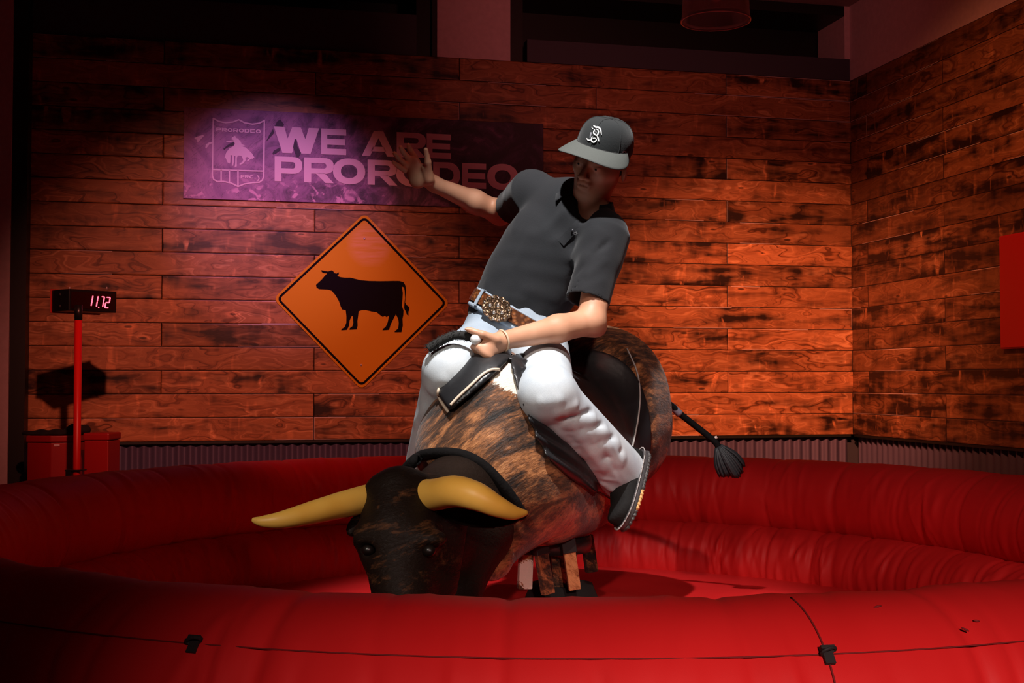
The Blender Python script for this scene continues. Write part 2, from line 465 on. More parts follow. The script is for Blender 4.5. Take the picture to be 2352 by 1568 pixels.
# corrugated metal wainscot
def corr(s0, s1, C, D, N):
    n = int((s1-s0)/0.0055); m = M(); rows = []
    for z in (0.0, ZW0-0.004):
        rows.append([C + D*(s0+(s1-s0)*i/n) + N*(-0.028 + 0.011*math.sin(2*PI*(s0+(s1-s0)*i/n)/0.068)) + BZ*z for i in range(n+1)])
    back = [[p - N*0.012 for p in r] for r in rows]
    m.grid(np.array([rows[0], rows[1]])); m.grid(np.array([back[1], back[0]]))
    m.grid(np.array([rows[1], back[1]]))
    return m
cm = mat('galvanised_corrugated', (0.14, 0.13, 0.23), 0.5, 0.35, bump=(9, 0.15, (1, 1, 0.3)))
struct(corr(SL-0.6, -0.03, C0, D1, N1).build('wall_back_lower', cm))
struct(corr(0.03, 4.2, C0, D2, N2).build('wall_right_lower', cm))
struct(slab(slab(M(), SL-0.7, 0.1, 0, ZW0+0.001, -0.16, -0.06), -0.05, 4.2, 0, ZW0, -0.16, -0.06, C0, D2, N2).build('wall_core', dark_m, smooth=False))
struct(slab(M(), SL-0.6, -0.02, ZW0-0.016, ZW0-0.001, -0.04, 0.004).build('trim_1', black_m, smooth=False))
struct(slab(M(), 0.02, 4.2, ZW0-0.016, ZW0-0.001, -0.04, 0.004, C0, D2, N2).build('trim_2', black_m, smooth=False))
# dark opening with a grey ledge above the planks, pink columns between
Lg = s_of(433, 60); Lr = s_of(958, 60); cA = s_of(1004, 60); cB = s_of(1172, 60); R2 = s_of(1211, 90)
struct(slab(slab(M(), Lg-0.95, Lr, ZW1+0.002, 3.62, -0.10, -0.03), R2, -0.002, ZW1+0.002, 3.50, -0.10, -0.002).build('trim_3', dark_m, smooth=False))
struct(slab(M(), SL-0.6, 0.0, ZW1-0.02, 3.87, -0.5, -0.42).build('wall_back_upper', black_m, smooth=False))
struct(slab(M(), cA, cB, ZW1-0.0, 3.87, -0.30, 0.0).build('wall_column', plaster, smooth=False))
fr = slab(M(), cA-0.03, cA-0.002, ZW1+0.001, 3.87, -0.3, -0.006)
slab(fr, cB+0.002, cB+0.09, ZW1+0.001, 3.87, -0.3, -0.03); slab(fr, Lr+0.002, cA-0.032, ZW1+0.001, 3.87, -0.3, -0.05)
struct(fr.build('trim_4', black_m, smooth=False))
sE = s_of(1940, 80)
struct(slab(M(), sE, 0.0, 3.502, 3.87, -0.4, -0.003).build('wall_column', plaster, smooth=False))
struct(slab(M(), -0.05, 4.2, ZW1+0.001, 3.87, -0.05, 0.0, C0, D2, N2).build('wall_right_upper', plaster, smooth=False))
struct(slab(M(), SL-0.6, sE-0.002, 3.80, 3.868, -0.418, -0.001).build('trim_5', black_m, smooth=False))
# left end: black post and a pink wall in front of the planks
pL = s_of(38, 500)
struct(slab(M(), pL-0.005, SL+0.012, 0, 3.87, 0.004, 0.14).build('trim_6', black_m, smooth=False))
struct(slab(M(), pL-1.6, pL-0.008, 0, 3.87, 0.02, 0.16).build('wall_left', plaster, smooth=False))
# red panel on the right wall
q = [sideofwall(2308, 543), sideofwall(2308, 802)]
sq = float(np.dot(q[0]-C0, D2)); z1 = q[0][2]; z0 = q[1][2]
rp = thing('red_wall_panel', 'flat red rectangular panel mounted on the right plank wall, cut by the frame edge', 'sign', C0 + D2*(sq+0.3) + BZ*z0)
o = bevel(slab(M(), sq, sq+0.6, z0, z1, 0.0, 0.035, C0, D2, N2).build('panel', mat('red_panel_paint', (0.62, 0.010, 0.012), 0.45), rp, smooth=False), 0.003)
pm = slab(M(), sq+0.008, sq+0.592, z0+0.008, z1-0.008, 0.036, 0.040, C0, D2, N2)
pm.build('face_sheet', mat('red_panel_face', (0.56, 0.008, 0.010), 0.35), rp, smooth=False)
# ------------------------------------------------------------------ banner
bp = dict(tl=wallpx(425, 247), bl=wallpx(421, 456), tr=wallpx(1247, 288), br=wallpx(1244, 470))
sA = float(np.dot(bp['bl']-C0, D1)); sB = float(np.dot(bp['tr']-C0, D1)); zb = float(bp['bl'][2]) ; zt = float(bp['tl'][2])
print('banner', sA, sB, zb, zt, bp['tr'][2])
ban = thing('rodeo_banner', 'long purple banner reading WE ARE PRORODEO on the plank wall', 'banner', C0 + D1*(sA+sB)/2 + BZ*zb)
k = NB('purple_print')
tc = k.n('ShaderNodeTexCoord'); ob = tc.outputs['Object']
dt = k.n('ShaderNodeVectorMath', operation='DOT_PRODUCT'); dt.inputs[1].default_value = tuple(D1); k.l(ob, dt.inputs[0]); s = dt.outputs['Value']
sx = k.n('ShaderNodeSeparateXYZ'); k.l(ob, sx.inputs[0]); z = sx.outputs[2]
v2 = k.comb(s, z, 0.0)
n1 = k.noise(v2, 4.2, 6, 0.62, 1.8); n2 = k.noise(k.comb(k.math('ADD', s, z), k.math('MULTIPLY', k.math('SUBTRACT', s, z), 4.0), 0.0), 4.0, 3, 0.55, 0.8)
fade = k.ramp(s, [(0.0, 1.0), (1.0, 0.0)])
fd = k.math('MULTIPLY_ADD', s, -0.36, 0.28)          # printed picture is paler on the left third, partly light put into the colour
tn = k.math('ADD', n1, k.math('MULTIPLY', fd, 0.55))
col = k.ramp(tn, [(0.42, (0.022, 0.013, 0.035)), (0.58, (0.070, 0.034, 0.090)), (0.74, (0.28, 0.12, 0.27)), (1.0, (0.50, 0.24, 0.42))])
line = k.ramp(n2, [(0.485, 1.0), (0.50, 0.25), (0.515, 1.0)])
col = k.mix(0.55, col, line, 'MULTIPLY')
litter = k.noise(v2, 13.0, 3, 0.6, 0.6)
low = k.ramp(z, [(0.05, 1.0), (0.20, 0.0)])
lm = k.math('MULTIPLY', k.ramp(litter, [(0.56, 0.0), (0.62, 1.0)]), k.math('MULTIPLY', low, k.ramp(fd, [(0.18, 0.0), (0.34, 1.0)])))
col = k.mix(lm, col, (0.72, 0.36, 0.56))
k.l(col, k.b.inputs['Base Color']); k.b.inputs['Roughness'].default_value = 0.55
bevel(slab(M(), sA, sB, zb, zt, 0.001, 0.016).build('backing', k.m, ban, smooth=False), 0.002)
BOFF = 0.0175
def bpt(px, py, off=BOFF): return wallpx(px, py, off)
def flatpoly(m, pts2, off=BOFF, th=0.0012, f=None):
    pts = [(f or bpt)(x, y, off) for x, y in pts2]
    m.prism(pts, N1*th)
def quadmap(box, u, v):
    (xtl, ytl), (xtr, ytr), (xbl, ybl), (xbr, ybr) = box
    x = (1-v)*((1-u)*xtl + u*xtr) + v*((1-u)*xbl + u*xbr)
    y = (1-v)*((1-u)*ytl + u*ytr) + v*((1-u)*ybl + u*ybr)
    return x, y
def bowl(cx, cy, rx, ry, a0, a1, tx, ty, n=12, e=0.78):
    out = []
    def sp(a, rx, ry):
        c, s_ = math.cos(a), math.sin(a)
        return cx + rx*math.copysign(abs(c)**e, c), cy + ry*math.copysign(abs(s_)**e, s_)
    for i in range(n):
        b0 = a0 + (a1-a0)*i/n; b1 = a0 + (a1-a0)*(i+1)/n
        out.append([sp(b0, rx, ry), sp(b1, rx, ry), sp(b1, rx-tx, ry-ty), sp(b0, rx-tx, ry-ty)])
    return out
H = PI/2
def glyph(c, t=0.24, th=0.235):
    """pieces in a unit box, v downwards; t vertical stroke, th horizontal stroke"""
    if c == 'E': return [[(0, 0), (t, 0), (t, 1), (0, 1)], [(t, 0), (1, 0), (1, th), (t, th)], [(t, .5-th/2), (.96, .5-th/2), (.96, .5+th/2), (t, .5+th/2)], [(t, 1-th), (1, 1-th), (1, 1), (t, 1)]]
    if c == 'W':
        L_ = [[(0, 0), (.23, 0), (.40, 1), (.19, 1)], [(.40, 1), (.50, .45), (.50, 0), (.405, 0), (.305, .44)]]
        return L_ + [[(1-u, v) for u, v in pc] for pc in L_]
    if c == 'A': return [[(.0, 1), (.245, 1), (.5, .27), (.5, 0), (.36, 0)], [(1, 1), (.755, 1), (.5, .27), (.5, 0), (.64, 0)], [(.33, .62), (.67, .62), (.735, .81), (.265, .81)]]
    if c in 'PR':
        r = [[(0, 0), (t, 0), (t, 1), (0, 1)], [(t, 0), (.62, 0), (.62, .21), (t, .21)]]
        m_ = .68 if c == 'P' else .64
        r += [[(t, m_-.21), (.62, m_-.21), (.62, m_), (t, m_)]]
        r += bowl(.62, m_/2, .38, m_/2, -H, H, .25, .21)
        if c == 'R': r += [[(.40, m_), (.68, m_-.04), (1.0, 1), (.72, 1)]]
        return r
    if c == 'O': return bowl(.5, .5, .5, .52, 0, 2*PI, .245, .25, 32, 0.92)
    if c == 'D': return [[(0, 0), (t, 0), (t, 1), (0, 1)], [(t, 0), (.55, 0), (.55, .23), (t, .23)], [(t, .77), (.55, .77), (.55, 1), (t, 1)]] + bowl(.55, .5, .45, .5, -H, H, .24, .27, 16, 0.9)
    if c == 'C': return bowl(.5, .5, .5, .52, 0.62, 2*PI-0.62, .245, .25, 26, 0.92)
    if c == '.': return [[(0, .75), (1, .75), (1, 1), (0, 1)]]
    return []
def word(m, items, L=None, off=BOFF):
    """items: (char, x0, x1) with line L = ((x,ytop,ybottom),(x,ytop,ybottom))"""
    (xa, ta, ba), (xb, tb, bb) = L
    for c, x0, x1 in items:
        f = lambda x: (ta + (tb-ta)*(x-xa)/(xb-xa), ba + (bb-ba)*(x-xa)/(xb-xa))
        t0, b0 = f(x0); t1, b1 = f(x1)
        box = ((x0, t0), (x1, t1), (x0, b0), (x1, b1))
        for pc in glyph(c): flatpoly(m, [quadmap(box, u, v) for u, v in pc], off)
Zb = lambda x: 400 + x*880/2352
Yb = lambda y: 220 + y*280/748
m = M()
word(m, [(c, Zb(a), Zb(b)) for c, a, b in (('W', 612, 890), ('E', 903, 1056), ('A', 1152, 1358), ('R', 1366, 1545), ('E', 1550, 1699))], ((Zb(612), Yb(187), Yb(348)), (Zb(1699), Yb(238), Yb(387))))
word(m, [(c, Zb(a), Zb(b)) for c, a, b in (('P', 617, 786), ('R', 798, 980), ('O', 975, 1173), ('R', 1188, 1370), ('O', 1362, 1562), ('D', 1590, 1755), ('E', 1768, 1915), ('O', 1922, 2112))], ((Zb(617), Yb(371), Yb(523)), (Zb(2112), Yb(424), Yb(578))))
pink_m = mat('pink_lettering', (0.86, 0.58, 0.70), 0.55)
m.build('lettering', pink_m, ban, smooth=False, label='pale pink lettering WE ARE PRORODEO')
# shield emblem
Zs = lambda x: 440 + x*280/1996
Ys = lambda y: 240 + y*220/1568
def pline(m, pts, wd, closed=False, off=BOFF, f=None, wl=None):
    pts = [np.array(p, float) for p in pts]; n = len(pts)
    for i in range(n if closed else n-1):
        a, b = pts[i], pts[(i+1) % n]; d = nrm(b-a); nn = np.array([-d[1], d[0]])
        w0 = (wl[i] if wl else wd)/2; w1 = (wl[(i+1) % n] if wl else wd)/2
        e = d*min(w0, w1)*0.55
        flatpoly(m, [a-e+nn*w0, b+e+nn*w1, b+e-nn*w1, a-e-nn*w0], off + 0.00003*i, f=f)
m = M()
sh = [(355, 225), (440, 275), (560, 300), (680, 285), (775, 250), (870, 300), (1000, 322), (1110, 305), (1192, 262),
      (1180, 1180), (1160, 1235), (1110, 1272), (1000, 1278), (870, 1298), (760, 1340), (650, 1285), (520, 1258), (420, 1260), (362, 1225), (340, 1165)]
pline(m, [(Zs(x), Ys(y)) for x, y in sh], 3.3, True)
for a, b in (((345, 1065), (1178, 1090)), ((484, 1070), (484, 1258)), ((620, 1074), (620, 1268)), ((760, 1078), (760, 1330))):
    pline(m, [(Zs(a[0]), Ys(a[1])), (Zs(b[0]), Ys(b[1]))], 3.2, off=BOFF+0.0006)
xs = np.linspace(405, 1145, 10)
cs = 'PRORODEO'; wch = 740/8
word(m, [(c, Zs(405+i*wch), Zs(405+(i+1)*wch-10)) for i, c in enumerate(cs)], ((Zs(405), Ys(380), Ys(440)), (Zs(1145), Ys(412), Ys(472))))
word(m, [('P', Zs(805), Zs(868)), ('R', Zs(874), Zs(940)), ('C', Zs(946), Zs(1020)), ('.', Zs(1030), Zs(1050))], ((Zs(805), Ys(1152), Ys(1205)), (Zs(1050), Ys(1162), Ys(1215))))
pline(m, [(Zs(1082), Ys(1165)), (Zs(1108), Ys(1205)), (Zs(1085), Ys(1250))], 2.4)
# bucking horse and rider silhouette
hr = [(715, 512), (660, 535), (655, 570), (690, 582), (565, 605), (570, 620), (690, 605), (712, 640), (690, 680), (615, 720), (565, 790), (535, 880), (560, 880), (590, 950), (620, 968), (635, 945), (640, 830), (665, 830),
      (668, 960), (655, 1000), (680, 1002), (690, 950), (700, 840), (718, 840), (715, 970), (705, 1020), (740, 1015), (742, 870), (760, 835), (815, 840), (845, 900), (840, 930), (785, 970), (790, 990), (850, 965), (885, 915), (880, 870), (915, 860), (945, 880), (905, 920), (920, 935), (975, 885), (1000, 890), (1030, 865), (990, 800), (930, 740), (880, 700), (820, 680), (885, 672), (820, 648), (800, 600), (755, 555), (725, 545)]
from mathutils.geometry import tessellate_polygon
def tripoly(m, pts2, off=BOFF, f=None):
    tri = tessellate_polygon([[Vector((x, y, 0)) for x, y in pts2]])
    P3 = [(f or bpt)(x, y, off) for x, y in pts2]
    m.add(P3, tri)
    n = len(P3); m.add([p for p in P3] + [p - N1*0.001 for p in P3], [(i, (i+1) % n, (i+1) % n + n, i+n) for i in range(n)])
tripoly(m, [(Zs(x), Ys(y)) for x, y in hr], BOFF+0.001)
for pts in ([(45, 545), (110, 520), (195, 495), (200, 520), (150, 570), (105, 618), (80, 600), (90, 575), (55, 570)], [(225, 710), (235, 650), (290, 618), (345, 612), (345, 632), (290, 655), (245, 715)]):
    tripoly(m, [(Zs(x), Ys(y)) for x, y in pts], BOFF+0.0005)
m.build('shield_emblem', pink_m, ban, smooth=False, label='pale pink shield emblem with a bucking horse rider')
for pts in ([(1360, 355), (1400, 275), (1450, 245), (1490, 290), (1515, 330), (1500, 362), (1440, 358)], [(1215, 612), (1270, 500), (1335, 400), (1355, 460), (1300, 520), (1245, 580)],
            [(1325, 800), (1345, 755), (1440, 705), (1455, 745), (1380, 800), (1335, 815)], [(1690, 560), (1720, 575), (1735, 690), (1795, 790), (1750, 865), (1715, 850), (1660, 700)],
            [(520, 720), (620, 640), (700, 610), (690, 665), (600, 690), (530, 740)]):
    m = M(); tripoly(m, [(Zs(x), Ys(y)) for x, y in pts], BOFF+0.0016)
    m.build('feather_print', mat('dark_purple_print', (0.035, 0.02, 0.05), 0.6), ban, smooth=False, label='dark feather printed near the shield')
# ------------------------------------------------------------------ cattle warning sign
sg = thing('cattle_warning_sign', 'yellow orange diamond road sign with a black cow silhouette', 'sign', wallpx(830, 888, 0.01))
Zc = lambda x: 620 + x*420/1568
Yc = lambda y: 480 + y*420/1568
def wp(px, py, off): return wallpx(px, py, off)
def rounded(c, r, n=8):
    out = []; L = len(c)
    for i in range(L):
        p = np.array(c[i], float); a = nrm(np.array(c[i-1], float)-p); b = nrm(np.array(c[(i+1) % L], float)-p)
        half = math.acos(np.clip(a@b, -1, 1))/2; d = r/math.tan(half); ctr = p + nrm(a+b)*r/math.sin(half)
        s0 = p + a*d - ctr; s1 = p + b*d - ctr
        a0 = math.atan2(s0[1], s0[0]); a1 = math.atan2(s1[1], s1[0]); da = (a1-a0+PI) % (2*PI) - PI
        out += [tuple(ctr + r*np.array([math.cos(a0+da*j/n), math.sin(a0+da*j/n)])) for j in range(n+1)]
    return out
dia = [(Zc(812), Yc(34)), (Zc(1545), Yc(808)), (Zc(785), Yc(1550)), (Zc(28), Yc(768))]
k = NB('sign_orange'); tc = k.n('ShaderNodeTexCoord')
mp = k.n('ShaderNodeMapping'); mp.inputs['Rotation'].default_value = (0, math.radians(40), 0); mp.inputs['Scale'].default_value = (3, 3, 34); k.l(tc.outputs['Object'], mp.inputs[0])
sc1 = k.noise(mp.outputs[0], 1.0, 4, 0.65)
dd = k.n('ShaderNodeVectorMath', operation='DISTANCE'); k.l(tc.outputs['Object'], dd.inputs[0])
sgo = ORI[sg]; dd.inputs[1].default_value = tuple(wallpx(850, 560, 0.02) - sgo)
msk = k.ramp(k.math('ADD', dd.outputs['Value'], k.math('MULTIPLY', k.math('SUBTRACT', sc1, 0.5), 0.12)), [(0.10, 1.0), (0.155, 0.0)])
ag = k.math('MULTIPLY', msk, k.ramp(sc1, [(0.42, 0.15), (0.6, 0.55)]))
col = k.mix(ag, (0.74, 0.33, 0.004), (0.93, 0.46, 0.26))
k.l(col, k.b.inputs['Base Color']); k.b.inputs['Roughness'].default_value = 0.5; k.b.inputs['Specular IOR Level'].default_value = 0.2
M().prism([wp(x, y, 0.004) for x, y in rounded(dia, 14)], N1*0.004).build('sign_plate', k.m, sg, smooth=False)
blk = mat('sign_black', (0.006, 0.004, 0.006), 0.7, spec=0.08)
c0 = np.mean(dia, 0)
inn = [tuple(c0 + (np.array(p)-c0)*0.965) for p in dia]; inn2 = [tuple(c0 + (np.array(p)-c0)*0.930) for p in dia]
a = rounded(inn, 12); b = rounded(inn2, 8); m = M(); n = len(a)
for i in range(n): m.prism([wp(*a[i], 0.0085), wp(*a[(i+1) % n], 0.0085), wp(*b[(i+1) % n], 0.0085), wp(*b[i], 0.0085)], N1*0.0006)
m.build('border_line', blk, sg, smooth=False)
cow = [(440, 523), (470, 530), (500, 534), (530, 524), (545, 534), (552, 548), (572, 552), (592, 541), (590, 560), (578, 572), (600, 582), (640, 588), (690, 588), (730, 598), (780, 610), (850, 616), (950, 618), (1060, 616), (1110, 616), (1145, 626), (1162, 655), (1168, 690), (1162, 760), (1160, 800),
       (1172, 822), (1192, 838), (1196, 858), (1188, 880), (1188, 914), (1174, 905), (1166, 880), (1150, 850), (1153, 810), (1158, 760), (1155, 700), (1148, 670), (1132, 664), (1140, 720), (1136, 790), (1132, 830), (1146, 868), (1144, 910), (1137, 940), (1140, 1000), (1128, 1056), (1070, 1056), (1070, 1046), (1100, 1025), (1105, 980), (1100, 940), (1080, 903), (1060, 940), (1035, 990), (1022, 1036), (965, 1040), (968, 1028), (992, 1010), (1010, 970),
       (1022, 912), (1000, 926), (985, 915), (968, 924), (940, 905), (915, 884), (870, 878), (820, 866), (790, 866), (762, 876), (756, 920), (750, 960), (752, 1000), (742, 1032), (682, 1035), (684, 1022), (706, 1005), (715, 975), (710, 915), (700, 920), (684, 955), (678, 1000), (660, 1036), (612, 1040), (614, 1028), (640, 1012), (655, 975), (656, 920), (650, 868), (618, 860), (605, 830), (590, 785), (560, 735), (530, 700), (500, 690), (420, 686), (400, 672), (395, 650), (410, 635), (440, 608), (468, 575), (490, 550), (462, 549), (445, 540)]
m = M(); tripoly(m, [(Zc(x), Yc(y)) for x, y in cow], 0.0095, wp)
m.build('cow_silhouette', blk, sg, smooth=False)
for (x, y) in ((810, 253), (783, 1337)):
    c = wp(Zc(x), Yc(y), 0.009)
    M().lathe(c, [(0.0001, 0.005), (0.004, 0.0045), (0.007, 0.002), (0.0075, 0)], 16, N1).build('screw', mat('screw_metal', (0.85, 0.8, 0.8), 0.3, 0.6), sg)
# ------------------------------------------------------------------ timer on its red pole
TY = 6.3
tb = P(176, 1100, TY)
tm = thing('ride_timer', 'black digital timer box on a red pole showing 11.72 in red digits', 'timer', (tb[0], tb[1], 0.0))
red_p = mat('red_pole_paint', (0.75, 0.015, 0.010), 0.4)
top = P(176, 735, TY); base = np.array([tb[0], tb[1], 0.012])
ptop = top.copy(); ptop[0] = tb[0]
pr = 0.0185
M().tube([base, (tb[0], tb[1], ptop[2])], pr, 20).build('pole', red_p, tm)
M().tube([(tb[0], tb[1], ptop[2]), (tb[0], tb[1], P(176, 700, TY)[2])], 0.0195, 20).build('pole_sleeve', mat('black_plastic', (0.012, 0.012, 0.012), 0.35), tm)
M().lathe((tb[0], tb[1], 0), [(0.001, 0.0), (0.17, 0.0), (0.17, 0.01), (0.16, 0.014), (0.001, 0.014)], 32).build('foot_plate', mat('black_steel', (0.015, 0.015, 0.015), 0.4), tm)
zc = P(176, 1079, TY)[2]
m = M().box((tb[0]-0.005, tb[1], zc), (BX, (0, 1, 0), BZ), (0.045, 0.03, 0.003)); m.box((tb[0]-0.032, tb[1]-0.01, zc-0.016), (BX, (0, 1, 0), BZ), (0.014, 0.02, 0.014))
m.build('clamp', MATS['black_steel'], tm, smooth=False)
# box: front face and left end seen
A_ = P(158, 686, TY-0.01); Bp = P(268, 696, TY+0.20)
fx = nrm((Bp-A_)*np.array([1, 1, 0])); fn = np.array([fx[1], -fx[0], 0.])
W_ = float(np.dot(Bp-A_, fx)); dep = 0.165
# left end face must project to x 129..158
zc0 = P(158, 686, TY-0.01)[2]
cen = A_ + fx*W_/2 - fn*dep/2; cen[2] = zc0 - 0.004
hz = 0.0555
blp = mat('timer_case_black', (0.010, 0.010, 0.010), 0.3)
bevel(M().box(cen, (fx, fn, BZ), (W_/2, dep/2, hz)).build('housing', blp, tm, smooth=False), 0.004)
bevel(M().box(cen - fn*(dep/2+0.004), (fx, fn, BZ), (W_/2+0.006, 0.004, hz+0.006)).build('rear_panel', mat('timer_back_red', (0.5, 0.02, 0.01), 0.4), tm, smooth=False), 0.002)
fo = cen + fn*(dep/2)
for zz in (-0.03, 0.03):
    c = cen - fx*(W_/2+0.001) + BZ*zz
    M().lathe(c, [(0.0001, 0.004), (0.006, 0.003), (0.008, 0)], 12, -fx).build('screw', mat('dark_screw', (0.05, 0.05, 0.05), 0.3), tm)
wnd = M().box(fo + fn*0.001, (fx, fn, BZ), (W_/2-0.012, 0.0012, hz-0.013)).build('display_window', mat('smoked_red_acrylic', (0.02, 0.002, 0.002), 0.15), tm, smooth=False)
led = mat('led_red', (0.9, 0.1, 0.1), 0.5, emit=((1.0, 0.10, 0.16), 3.2))
def timer_px(px, py):
    r = ray(px, py); t = np.dot(fo + fn*0.0032 - O0, fn)/np.dot(r, fn); return O0 + r*t
Zt = lambda x: 100 + x*200/2352
Yt = lambda y: 640 + y*100/1176
def seg7(ch, x0, y0, x1, sl, h, skew=-70):
    """lit segments as capsules; (x0,y0) top-left, width to x1, height h in zoom pixels"""
    wd = x1-x0; pts = {}
    def q(u, v): return (x0 + wd*u + skew*v, y0 + h*v + sl*u)
    S = {'a': ((0, 0), (1, 0)), 'b': ((1, 0), (1, .5)), 'c': ((1, .5), (1, 1)), 'd': ((0, 1), (1, 1)), 'e': ((0, .5), (0, 1)), 'f': ((0, 0), (0, .5)), 'g': ((0, .5), (1, .5))}
    on = {'1': 'bc', '7': 'abc', '2': 'abged'}[ch]
    mm = M()
    for c in on:
        a, b = S[c]; a = np.array(q(*a)); b = np.array(q(*b)); d = b-a; a = a+d*0.10; b = b-d*0.10
        e = nrm(b-a); nn = np.array([-e[1], e[0]]); w2 = 15
        poly = [a+nn*w2, a+nn*w2*.5-e*w2*.8, a-nn*w2*.5-e*w2*.8, a-nn*w2, b-nn*w2, b-nn*w2*.5+e*w2*.8, b+nn*w2*.5+e*w2*.8, b+nn*w2]
        mm.prism([timer_px(Zt(p[0]), Yt(p[1])) for p in poly], fn*0.001)
    mm.build('digit', led, tm, smooth=False)
seg7('1', 1230, 455, 1335, 0, 280, -50); seg7('1', 1372, 470, 1475, 0, 285, -50)
seg7('7', 1575, 485, 1645, 5, 275, -50); seg7('2', 1705, 500, 1800, 5, 280, -50)
dp = timer_px(Zt(1490), Yt(772))
M().lathe(dp, [(0.0001, 0.001), (0.0032, 0.001), (0.0035, 0)], 12, fn).build('decimal_point', led, tm)
for (x, y) in ((705, 208), (1708, 322)):
    c = P(Zt(x), Yt(y)+3, TY+0.03); c[2] = cen[2]+hz
    M().tube([c, c+BZ*0.012], 0.003, 8).build('screw', MATS['screw_metal'], tm)
# ------------------------------------------------------------------ red bins behind the pit
CYD = 6.75
redbin = mat('red_bin_plastic', (0.36, 0.006, 0.006), 0.45)
bc = P(110, 1000, CYD); bx0 = P(60, 1003, CYD)[0]; bx1 = P(160, 1003, CYD)[0]
ztop = 1.27 - (1002-877)/FPX*CYD
cab = thing('red_cabinet', 'red metal cabinet with black cloths on top, beside the black post', 'cabinet', ((bx0+bx1)/2, CYD+0.1, 0))
ex = nrm([1, 0.25, 0]); ey = np.array([-ex[1], ex[0], 0])
wd = (bx1-bx0)
k1 = np.array([P(118, 1000, CYD)[0], CYD, 0])
# body as an L-shaped pair of faces: bright left face, receding right face
bevel(M().prism([np.array([bx0, CYD+0.02, 0.0]), np.array([k1[0], CYD, 0.0]), np.array([bx1+0.03, CYD+0.06, 0.0]), np.array([bx1+0.03, CYD+0.32, 0]), np.array([bx0-0.03, CYD+0.32, 0])][::-1], BZ*(ztop-0.035)).build('body', redbin, cab, smooth=False), 0.004)
bevel(M().prism([np.array([bx0-0.006, CYD+0.012, ztop-0.031]), np.array([k1[0], CYD-0.01, ztop-0.031]), np.array([bx1+0.038, CYD+0.05, ztop-0.031]), np.array([bx1+0.038, CYD+0.325, ztop-0.031]), np.array([bx0-0.034, CYD+0.325, ztop-0.031])][::-1], BZ*0.034).build('lid', redbin, cab, smooth=False), 0.006)
c = P(129, 1022, CYD+0.012)
M().box(c, (nrm([0.975, 0.22, 0]), nrm([0.22, -0.975, 0]), BZ), (0.018, 0.004, 0.006)).build('maker_plate', mat('label_pale', (0.75, 0.6, 0.65), 0.6), cab, smooth=False, label='small pale label below the lid')
b2 = P(186, 1000, CYD-0.1)[0]; b3 = P(243, 1000, CYD-0.1)[0]
z2 = 1.27 - (995-877)/FPX*(CYD-0.08)
bin2 = thing('red_bin', 'plain red lidded bin standing behind the red timer pole', 'bin', ((b2+b3)/2, CYD+0.02, 0))
bevel(M().box(((b2+b3)/2+0.008, CYD+0.02, (z2-0.04)/2), (nrm([1, -0.03, 0]), (0.03, 1, 0), BZ), ((b3-b2)/2, 0.09, (z2-0.04)/2)).build('body', redbin, bin2, smooth=False), 0.006)
bevel(M().box(((b2+b3)/2+0.008, CYD+0.02, z2-0.0185), (nrm([1, -0.03, 0]), (0.03, 1, 0), BZ), ((b3-b2)/2+0.005, 0.097, 0.02)).build('lid', redbin, bin2, smooth=False), 0.008)
def cloth(p):
    d = 1e9
    for (a, b, h_, r) in cl: d = smin(d, ell(p, a, np.eye(3), (b, r, h_)), 0.02)
    return d + 0.004*np.sin(p[:, 0]*70+p[:, 1]*40)
zt_ = ztop+0.008
cl = [((bx0+0.03, CYD+0.1, zt_+0.005), 0.09, 0.018, 0.07), ((bx0+0.13, CYD+0.1, zt_+0.006), 0.08, 0.02, 0.07), ((bx1-0.0, CYD+0.12, zt_+0.022), 0.07, 0.035, 0.06)]
sdf('black_cloth', cloth, (bx0-0.1, CYD-0.02, zt_-0.004), (bx1+0.12, CYD+0.25, zt_+0.09), 0.006, mat('black_cloth', (0.012, 0.012, 0.012), 0.9), None, 1, label='crumpled black cloths lying on the red cabinet lid', cat='cloth', origin=(bx0+0.1, CYD+0.1, ztop))
# ------------------------------------------------------------------ pendant lamp
LC = P(1644, 30, 4.6)
lt = thing('pendant_lamp', 'ribbed glass bell pendant lamp hanging unlit at the top of the picture', 'lamp', (LC[0], LC[1], 3.87))
R = 0.128; zr = P(1644, 48, 4.6)[2]
k = NB('ribbed_glass'); k.b.inputs['Base Color'].default_value = (0.75, 0.55, 0.55, 1); k.b.inputs['Roughness'].default_value = 0.25
k.b.inputs['Transmission Weight'].default_value = 0.85; k.b.inputs['IOR'].default_value = 1.3; k.b.inputs['Alpha'].default_value = 0.55
def prof(R, th=0.003):
    o = [(R*f, z) for f, z in ((1.0, 0.0), (0.985, 0.02), (0.965, 0.06), (0.955, 0.12), (0.93, 0.17), (0.80, 0.215), (0.5, 0.24), (0.2, 0.25))]
    return o + [(r-th, z-th) for r, z in reversed(o)] + [(R-th, 0.0), (R, 0.0)]
m = M(); m.lathe((LC[0], LC[1], zr), prof(R), 96); V = np.array(m.V); d = V[:, :2]-LC[:2]; ang = np.arctan2(d[:, 1], d[:, 0]); V[:, :2] = LC[:2] + d*(1+0.006*np.sin(ang*48))[:, None]; m.V = [tuple(v) for v in V]
m.build('glass_shade', k.m, lt)
m = M(); m.tube([(LC[0]+R*math.cos(a), LC[1]+R*math.sin(a), zr) for a in np.linspace(0, 2*PI, 65)], 0.0035, 8, False); m.build('shade_rim', mat('rim_glass', (0.5, 0.35, 0.35), 0.25), lt)
M().lathe((LC[0], LC[1], zr+0.235), [(0.001, 0), (0.03, 0), (0.034, 0.03), (0.03, 0.08), (0.012, 0.10), (0.001, 0.1)], 24).build('lamp_cap', MATS['black_steel'], lt)
M().tube([(LC[0], LC[1], zr+0.33), (LC[0], LC[1], 3.868)], 0.005, 8).build('cord', MATS['black_steel'], lt)
